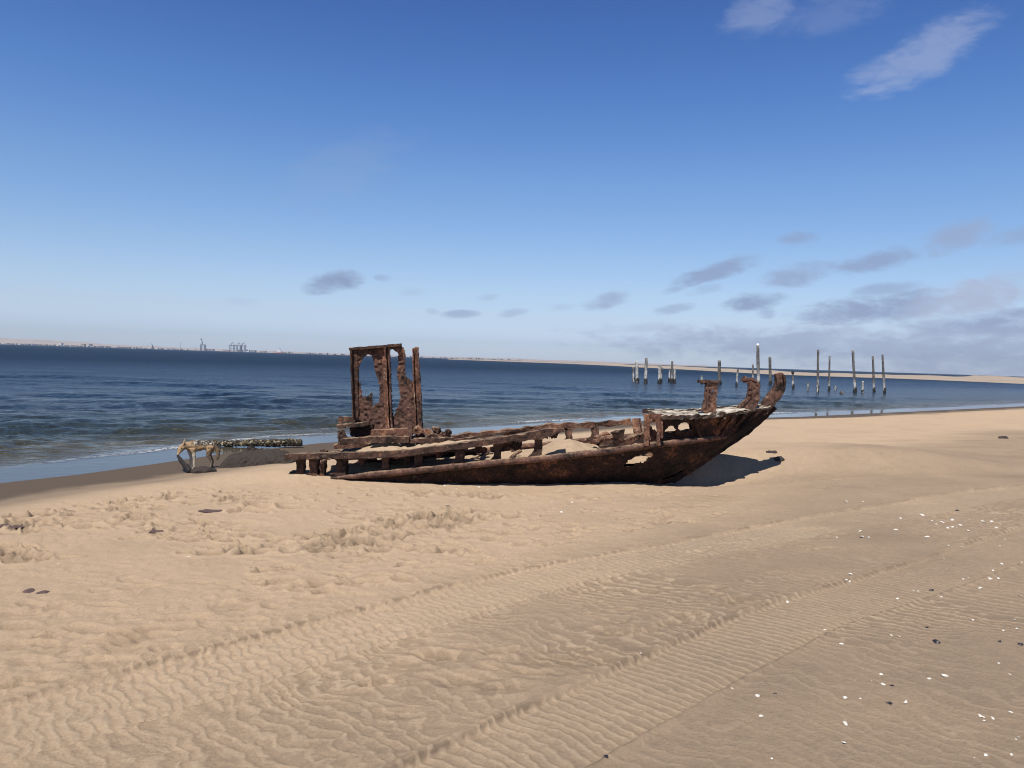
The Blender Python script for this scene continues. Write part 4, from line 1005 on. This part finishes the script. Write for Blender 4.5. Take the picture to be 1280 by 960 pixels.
# moored ship
b = at(348, 441.5, -60); root = empty('moored_ship', (b[0], b[1], 0)); tag(root, 'moored ship with rust red hull and white upper works right of the gantry cranes', 'ship')
m = MB(); x0, x1 = b[0] - 7.0 * M1, b[0] + 6.5 * M1; y0 = b[1]; hh = 1.2 * M1
m.add([(x0 + 6, y0, -1), (x1 - 3, y0, -1), (x1 - 3, y0 + 14, -1), (x0 + 6, y0 + 14, -1), (x0, y0 + 4, hh), (x1, y0, hh), (x1, y0 + 14, hh), (x0, y0 + 10, hh)], [[0, 3, 2, 1], [4, 5, 6, 7], [0, 1, 5, 4], [1, 2, 6, 5], [2, 3, 7, 6], [3, 0, 4, 7]]); m.build('hull', HULLR, root)
m = MB(); box(m, b[0] - 1.6 * M1, b[0] + 3.2 * M1, y0 + 2, y0 + 12, hh + .01, hh + 2.0 * M1); box(m, b[0] - .2 * M1, b[0] + 2.0 * M1, y0 + 3, y0 + 11, hh + 2.0 * M1 + .01, hh + 3.4 * M1); m.build('superstructure', WB, root)
m = MB(); beam(m, np.array([b[0] + .8 * M1, y0 + 7, hh + 3.4 * M1]), np.array([b[0] + .8 * M1, y0 + 7, hh + 5.4 * M1]), 1.2); beam(m, np.array([b[0] - 4.5 * M1, y0 + 7, hh]), np.array([b[0] - 4.5 * M1, y0 + 7, hh + 2.6 * M1]), 1.1); m.build('mast', STEEL, root)
# two sails near the shore and two lattice masts
SAIL = plain('dark_sail', (.06, .075, .10), .8, .1, .1, 0)
for px, h, ln, lab in ((186.6, 4.0, -.4, 'small pale sailing boat left of the larger dark sail on the horizon'), (190.5, 8.0, -1.6, 'dark leaning sail of a boat far out before the port shore')):
    b = at(px, 436.5, -700); mp_ = b[1] / F; root = empty('sailing_boat', (b[0], b[1], 0)); tag(root, lab, 'sailing boat')
    m = MB(); w = h * .32 * mp_; m.add([(b[0] - w, b[1], .8), (b[0] + w, b[1], .8), (b[0] + w * .8, b[1] + 3, .8), (b[0] - w * .8, b[1] + 3, .8), (b[0] - w * .7, b[1] + 1, -.5), (b[0] + w * .7, b[1] + 1, -.5)], [[0, 1, 2, 3], [0, 4, 5, 1], [3, 2, 5, 4], [0, 3, 4], [1, 5, 2]]); m.build('hull', SAIL if h > 5 else WB, root)
    m = MB(); z_ = h * mp_; lx = ln * mp_; m.add([(b[0] - .1 * w, b[1] + 1.4, 1.2), (b[0] + w * .9, b[1] + 1.4, 1.4), (b[0] + lx, b[1] + 1.4, z_), (b[0] - .1 * w, b[1] + 1.6, 1.2), (b[0] + w * .9, b[1] + 1.6, 1.4), (b[0] + lx, b[1] + 1.6, z_)], [[0, 1, 2], [5, 4, 3], [0, 3, 4, 1], [1, 4, 5, 2], [2, 5, 3, 0]]); m.build('sail', SAIL if h > 5 else WB, root)
for px, h, lab in ((225.2, 10, 'thin lattice mast left of the tall portal crane'), (244.5, 3.5, 'short thin mast just left of the tall portal crane'), (332.5, 4, 'thin mast left of the moored ship')):
    b = fpt(px); o = MB(); o.add(*bar([b + np.array([0, 0, -1]), b + np.array([0, 0, h * M1])], [1.6, .9], [1.6, .9], (0, 1, 0), step=8)); ob = o.build('lattice_mast', STEEL); tag(ob, lab, 'mast')

# ------------------------------------------------------------------ shells and scraps on the sand
SHELLW = plain('shell_white', (.62, .59, .53), .6, .35, 40, .2)
SHELLC = plain('shell_cream', (.50, .43, .34), .7, .35, 50, .2); MUSS = plain('mussel_black', (.020, .018, .022), .45, .4, 60, .3)
def shell_mesh(name, L, Wd, H, mat, elong=1.0):
    nu, nv = 9, 10; V = []; Fc = []
    for sgn in (1, .82):
        for i in range(nu):
            u = i / (nu - 1)
            for j in range(nv):
                a = math.pi * (j / (nv - 1) - .5); x = L * (u * math.cos(a * .95) - .4); y = Wd * u * math.sin(a) * (1.05 - .25 * u * math.cos(a)); z_ = H * (1 - (2 * u - .85) ** 2 * .75) * (math.cos(a) ** .6 if abs(a) < 1.5 else 0) * sgn
                V.append((x, y, z_))
    n = nu * nv
    for o_ in (0, n):
        for i in range(nu - 1):
            for j in range(nv - 1):
                f = [o_ + i * nv + j, o_ + (i + 1) * nv + j, o_ + (i + 1) * nv + j + 1, o_ + i * nv + j + 1]; Fc.append(f if o_ == 0 else f[::-1])
    for j in range(nv - 1): e = (nu - 1) * nv; Fc.append([e + j, n + e + j, n + e + j + 1, e + j + 1])
    me = bpy.data.meshes.new(name); me.from_pydata(V, [], Fc); me.materials.append(mat); me.polygons.foreach_set('use_smooth', [True] * len(me.polygons)); return me
SH = [shell_mesh('shell', .04, .022, .012, SHELLW), shell_mesh('shell', .034, .028, .014, SHELLW), shell_mesh('shell', .05, .014, .010, SHELLW), shell_mesh('shell', .036, .020, .010, SHELLC)]
MS = shell_mesh('mussel_shell', .05, .020, .016, MUSS)
def put_shell(px, py, me, size, label, group=None, cat='shell', rz=None):
    g = GG(px, py); o = bpy.data.objects.new(me.name, me); COL.objects.link(o)
    o.location = (g[0], g[1], g[2] + random.uniform(-.003, .003)); size = size * .6; o.scale = (size, size * random.uniform(.7, 1.1), size * random.uniform(.6, 1))
    o.rotation_euler = (random.uniform(-.35, .35), random.uniform(-.35, .35), rz if rz is not None else random.uniform(0, 6.28)); tag(o, label, cat, group)
GRP = 'white shells strewn over the sand'
named = [(1153, 644, 1, 2.3, 'large white shell by the dark scrap at the upper right of the beach'), (947, 870, 0, 1.15, 'white shell in the foreground nearest the tyre track, upper of two'), (951, 895, 1, 1.2, 'round white shell in the foreground below the shell by the tyre track'),
         (1051, 805, 0, 1.35, 'white shell just right of the end of the lower tyre track'), (1181, 845, 2, 1.5, 'long white shell below the big black mussel shell'), (1161, 848, 0, 1.3, 'white shell with dark edge just left of the long white shell'), (1104, 855, 2, 1.3, 'slanting white shell among black scraps in the foreground'),
         (1055, 929, 0, 1.15, 'white shell alone at the bottom of the foreground'), (1057, 905, 2, 1.2, 'thin white shell just above the lowest lone shell'), (1056, 872, 1, 1.15, 'white shell left of the slanting shell in the foreground'), (1132, 878, 2, 1.25, 'curved white shell right of the black scraps in the foreground'), (1263, 890, 0, 1.2, 'white shell near the right edge of the foreground'), (984, 752, 2, 1.8, 'bent white shell left of the upper tyre belt at mid right'), (1063, 718, 0, 2.0, 'white shell lying in the gap between the two tyre belts'), (801, 817, 2, 1.1, 'tiny white shell alone in the lower tyre track')]
for x, y, k, sz, lab in named: put_shell(x, y, SH[k], sz, lab)
cl = [(1170, 655), (1190, 650), (1228, 651), (1240, 652), (1256, 674), (1186, 682), (1180, 698), (1075, 664), (1078, 671), (1122, 748), (1177, 746), (1225, 735), (1210, 722), (1237, 723), (1248, 723), (1277, 703), (1216, 775), (1226, 775), (1053, 786), (1075, 873), (1089, 851), (1101, 843), (1229, 897), (1241, 898), (1273, 922), (1264, 943), (1218, 947), (965, 948), (1271, 786), (1254, 788), (1275, 745), (1114, 794), (1124, 796), (1248, 829), (1262, 843), (1230, 653), (1200, 656), (1178, 653), (1210, 664), (1158, 671), (1060, 663), (1046, 672), (1086, 672), (1196, 659), (1188, 658), (1250, 655), (1246, 660), (1212, 650), (1142, 738), (1148, 739), (1062, 727), (1058, 725), (1126, 648), (1058, 627), (1079, 627), (1204, 724), (1250, 682), (1230, 901), (1225, 895), (1270, 924), (1232, 944),
      (1241, 713), (1252, 705), (1268, 775), (1120, 662), (1203, 684), (1185, 660), (1165, 651), (1191, 659), (1030, 787), (915, 860), (236, 696), (405, 653), (412, 650), (72, 705), (152, 724), (556, 607), (571, 611), (599, 609), (610, 612), (560, 632), (690, 628), (702, 640), (715, 628), (770, 626), (742, 640), (958, 519), (1004, 530), (1100, 533), (1202, 517), (1243, 519), (1224, 523)]
for x, y in cl:
    dep = GG(x, y)[1]; put_shell(x, y, random.choice(SH), (.55 + .45 * random.random()) * max(.8, min(2.3, dep / 4.2)), 'small white shell fragment strewn on the beach sand with many like it', GRP)
for x, y, sz, lab, rz in ((1171, 803, 1.7, 'big upright black mussel shell in the right foreground', 1.9), (1276, 806, 1.4, 'black mussel shell at the right edge of the foreground', .4), (1115, 857, .9, 'small black mussel shell beside the slanting white shell', 2.2), (1112, 879, 1.2, 'black mussel shell below the slanting white shell', .3), (1196, 639, 2.3, 'dark scrap beside the large white shell at upper right', .2), (1158, 785, 1.2, 'dark mussel shell above the big upright black one', .5), (1250, 802, 1.1, 'dark mussel shell left of the one at the right edge', .6), (969, 867, .9, 'small dark mussel shell right of the two foreground shells', .1), (758, 946, .9, 'small dark scrap at the bottom in the lower tyre track', 1.0), (1164, 738, 1.5, 'dark mussel shell beside the cluster below the lower tyre belt', .2), (1076, 672, 1.2, 'dark scrap in the shell cluster between the tyre belts', .2)):
    put_shell(x, y, MS, sz, lab, None, 'shell', rz)
HAZE_ON = True
STONE = plain('dark_stone', (.035, .028, .026), .85, .5, 30, .6)
for i, (x, y, sx, sy, sz, lab) in enumerate(((1254, 548, .13, .10, .07, 'dark stone alone on the pale sand at far right'), (974, 574.5, .09, .08, .05, 'dark lump beside the shadow of the bow'), (964, 571, .10, .03, .03, 'dark stick by the lump beside the bow shadow'))):
    g = GG(x, y); V, Fc = blob(sx, sy, sz, 16, 10, -.5); m = MB(); m.add([(v[0] + g[0], v[1] + g[1], v[2] + g[2]) for v in V], Fc); m.rough(.025, 14, i); tag(m.build('stone' if i < 2 else 'stick', STONE), lab, 'stone' if i < 2 else 'stick')
WEED = plain('dried_weed', (.085, .052, .046), .85, .6, 28, .8)
for i, (x, y, w, d, lab) in enumerate(((262, 639, .20, .10, 'flat purplish patch of weed on pale sand, largest and nearest the wreck'), (199, 665, .13, .06, 'small flat purplish patch of weed below the larger one'), (10, 658, .22, .10, 'flat purplish patch of weed at the left edge of the photo'), (45, 740, .14, .06, 'dark flat patch of weed at lower left on pale sand'))):
    g = GG(x, y); V, Fc = blob(w * .8, d * .9, .008, 48, 12, -.6)
    V = [(v[0] * (1 + .3 * float(vn2(np.array(v[0] * 14 + i), np.array(v[1] * 14), 3))), v[1] * (1 + .35 * float(vn2(np.array(v[0] * 11), np.array(v[1] * 18 + i), 4))), v[2]) for v in V]
    m = MB(); m.add([(v[0] + g[0], v[1] + g[1], v[2] + max(zg(v[0] + g[0], v[1] + g[1]), g[2]) + .0 + .012 * float(vn2(np.array(v[0] * 16.0), np.array(v[1] * 16.0 + i), 6))) for v in V], Fc); tag(m.build('weed_patch', WEED, None, True), lab, 'seaweed')

# ------------------------------------------------------------------ sky, clouds, sun
SUN_AZ, SUN_EL = R(197), R(60)                     # from +Y towards +X
w = bpy.data.worlds.new('World'); scene.world = w; w.use_nodes = True
nt = w.node_tree; nt.nodes.clear(); k = NT(nt)
out = k.n('ShaderNodeOutputWorld'); bg = k.n('ShaderNodeBackground'); bgc = k.n('ShaderNodeBackground'); mixs = k.n('ShaderNodeMixShader')
sky = k.n('ShaderNodeTexSky'); sky.sky_type = 'NISHITA'; sky.sun_disc = False; sky.sun_elevation = SUN_EL; sky.sun_rotation = SUN_AZ
sky.altitude = 0; sky.air_density = 1.0; sky.dust_density = .3; sky.ozone_density = 3.0
SKY_STR = .10
bg.inputs[1].default_value = SKY_STR
dirv = k.n('ShaderNodeTexCoord').outputs['Generated']
sep = k.n('ShaderNodeSeparateXYZ'); k.l(dirv, sep.inputs[0])
az = k.math('DEGREES' if False else 'MULTIPLY', k.math('ARCTAN2', sep.outputs[0], sep.outputs[1]), 57.29578)
el = k.math('MULTIPLY', k.math('ARCSINE', sep.outputs[2]), 57.29578)
GRADE = [(0, (.84, 1.0, 1.52)), (1.5, (.80, .92, 1.36)), (3, (.86, .89, 1.14)), (5, (.88, .91, 1.09)), (7.5, (.83, .90, 1.07)), (12.5, (.682, .851, 1.082)), (17.5, (.49, .73, 1.077)), (22.5, (.372, .60, .99)), (27.5, (.31, .516, .88)), (45, (.15, .235, .36)), (60, (.15, .235, .36))]
gr = k.ramp(k.mrange(el, 0, 60), [(e / 60, [c / 1.5 for c in col]) for e, col in GRADE])
gsc = k.n('ShaderNodeVectorMath', operation='SCALE'); gsc.inputs[3].default_value = 1.5; k.l(gr, gsc.inputs[0])
k.l(k.mix(1.0, sky.outputs[0], gsc.outputs[0], 'MULTIPLY'), bg.inputs[0])
def azel(px, py):
    d = ray(px, py); d = d / np.linalg.norm(d); return math.degrees(math.atan2(d[0], d[1])), math.degrees(math.asin(d[2]))
CL = [  # px, py, half width, half height, rise to the right (deg per deg, above the horizon's own tilt), strength, tint (0 grey .. 1 warm white)
 (1150, 70, 84, 30, .36, .38, 1), (955, 12, 48, 27, .2, .27, 1), (1035, 14, 70, 26, .1, .13, 1),
 (417, 353, 38, 15, .22, 1.0, 0), (478, 347, 13, 5, 0, .5, 0), (576, 393, 26, 6, .05, .6, 0), (641, 391, 22, 6, .1, .5, 0), (515, 365, 18, 6, 0, .25, 0), (757, 377, 36, 11, .25, .7, .2), (700, 384, 26, 6, .1, .3, .2), (540, 389, 10, 4, 0, .3, 0), (610, 372, 16, 5, .1, .25, 0),
 (893, 340, 62, 12, .30, .85, 0), (845, 361, 22, 6, .3, .5, 0), (843, 386, 28, 7, .2, .5, .1), (997, 298, 26, 10, .15, .65, 0), (998, 344, 52, 17, .2, .75, .1), (943, 377, 44, 13, .15, .95, 0), (958, 393, 16, 7, 0, .6, 0),
 (1098, 326, 54, 13, .2, .8, 0), (1195, 296, 42, 18, .25, .75, .2), (1268, 296, 34, 11, .1, .6, .1), (1130, 382, 150, 20, .12, .95, .1), (1215, 372, 80, 24, .2, .9, .75), (1255, 408, 120, 22, .05, .95, .15), (1110, 362, 44, 9, .1, .6, 0), (880, 362, 26, 7, .2, .3, 0),
 (1040, 432, 330, 26, .0, .85, .45), (1230, 440, 190, 36, .03, .9, .4), (430, 215, 95, 42, .4, .20, .2), (800, 412, 60, 8, .05, .35, .2), (300, 376, 26, 6, 0, .15, 0)]
mpn = k.n('ShaderNodeMapping'); k.l(dirv, mpn.inputs[0]); mpn.inputs['Scale'].default_value = (1, 1, 2.6)
na = k.noise(mpn.outputs[0], 22, 7, .58, .5); nb = k.noise(mpn.outputs[0], 60, 4, .55, .6)
nn = k.math('ADD', k.math('MULTIPLY', na, .72), k.math('MULTIPLY', nb, .28))
nn = k.math('MULTIPLY_ADD', nn, 2.9, -1.45)
alpha = None; warm = None
for (px, py, hw, hh, rise, st_, tint) in CL:
    a0, e0 = azel(px, py); wa = math.degrees(hw / F) * 1.05; he = math.degrees(hh / F) * 1.1
    da = k.math('SUBTRACT', az, a0); de = k.math('SUBTRACT', k.math('SUBTRACT', el, e0), k.math('MULTIPLY', da, rise))
    u = k.math('DIVIDE', da, wa); v = k.math('DIVIDE', de, he)
    d2 = k.math('ADD', k.math('MULTIPLY', u, u), k.math('MULTIPLY', v, v))
    f = k.math('SUBTRACT', 1.0, d2)
    f = k.math('ADD', f, nn)
    mm = k.n('ShaderNodeMapRange'); mm.interpolation_type = 'SMOOTHSTEP'; k.l(f, mm.inputs[0])
    mm.inputs[1].default_value = 0.0; mm.inputs[2].default_value = 1.2; mm.inputs[3].default_value = 0; mm.inputs[4].default_value = st_
    win = k.math('MULTIPLY', mm.outputs[0], k.math('SUBTRACT', 1.0, k.mrange(d2, 1.0, 2.4)), clamp=True)
    alpha = win if alpha is None else k.math('MAXIMUM', alpha, win)
    if tint:
        t = k.math('MULTIPLY', win, tint); warm = t if warm is None else k.math('MAXIMUM', warm, t)
ratio = k.math('DIVIDE', warm, k.math('ADD', alpha, .0001), clamp=True)
ccol = k.mix(ratio, (.235, .305, .475), (.42, .465, .60))
k.l(ccol, bgc.inputs[0]); bgc.inputs[1].default_value = 1.0
k.l(alpha, mixs.inputs[0]); k.l(bg.outputs[0], mixs.inputs[1]); k.l(bgc.outputs[0], mixs.inputs[2]); k.l(mixs.outputs[0], out.inputs[0])

sl = bpy.data.lights.new('sun', 'SUN'); sl.energy = 4.8; sl.angle = R(.53); sl.color = (1, .94, .86)
so = bpy.data.objects.new('sun', sl); COL.objects.link(so); so.location = (0, 0, 50)
sv = Vector((math.sin(SUN_AZ) * math.cos(SUN_EL), math.cos(SUN_AZ) * math.cos(SUN_EL), math.sin(SUN_EL)))
so.rotation_euler = (-sv).to_track_quat('-Z', 'Y').to_euler()
vs_ = scene.view_settings; scene.display_settings.display_device = 'sRGB'
vs_.view_transform = 'Standard'; vs_.look = 'None'; vs_.exposure = .25; vs_.gamma = 1; vs_.use_curve_mapping = False

# ------------------------------------------------------------------ air
if HAZE_ON:
    hm = bpy.data.materials.new('haze'); hm.use_nodes = True; hn = hm.node_tree; hn.nodes.clear()
    ho = hn.nodes.new('ShaderNodeOutputMaterial'); hv = hn.nodes.new('ShaderNodeVolumePrincipled'); hn.links.new(hv.outputs[0], ho.inputs['Volume'])
    hv.inputs['Color'].default_value = (.84, .92, 1.0, 1); hv.inputs['Density'].default_value = .00011; hv.inputs['Anisotropy'].default_value = .3
    m = MB(); box(m, -5600, 5600, -5600, 5600, -6, 120); ho_ = m.build('haze', hm); tag(ho_, 'thin pale sea haze over the lagoon and far shore', 'haze', kind='stuff')
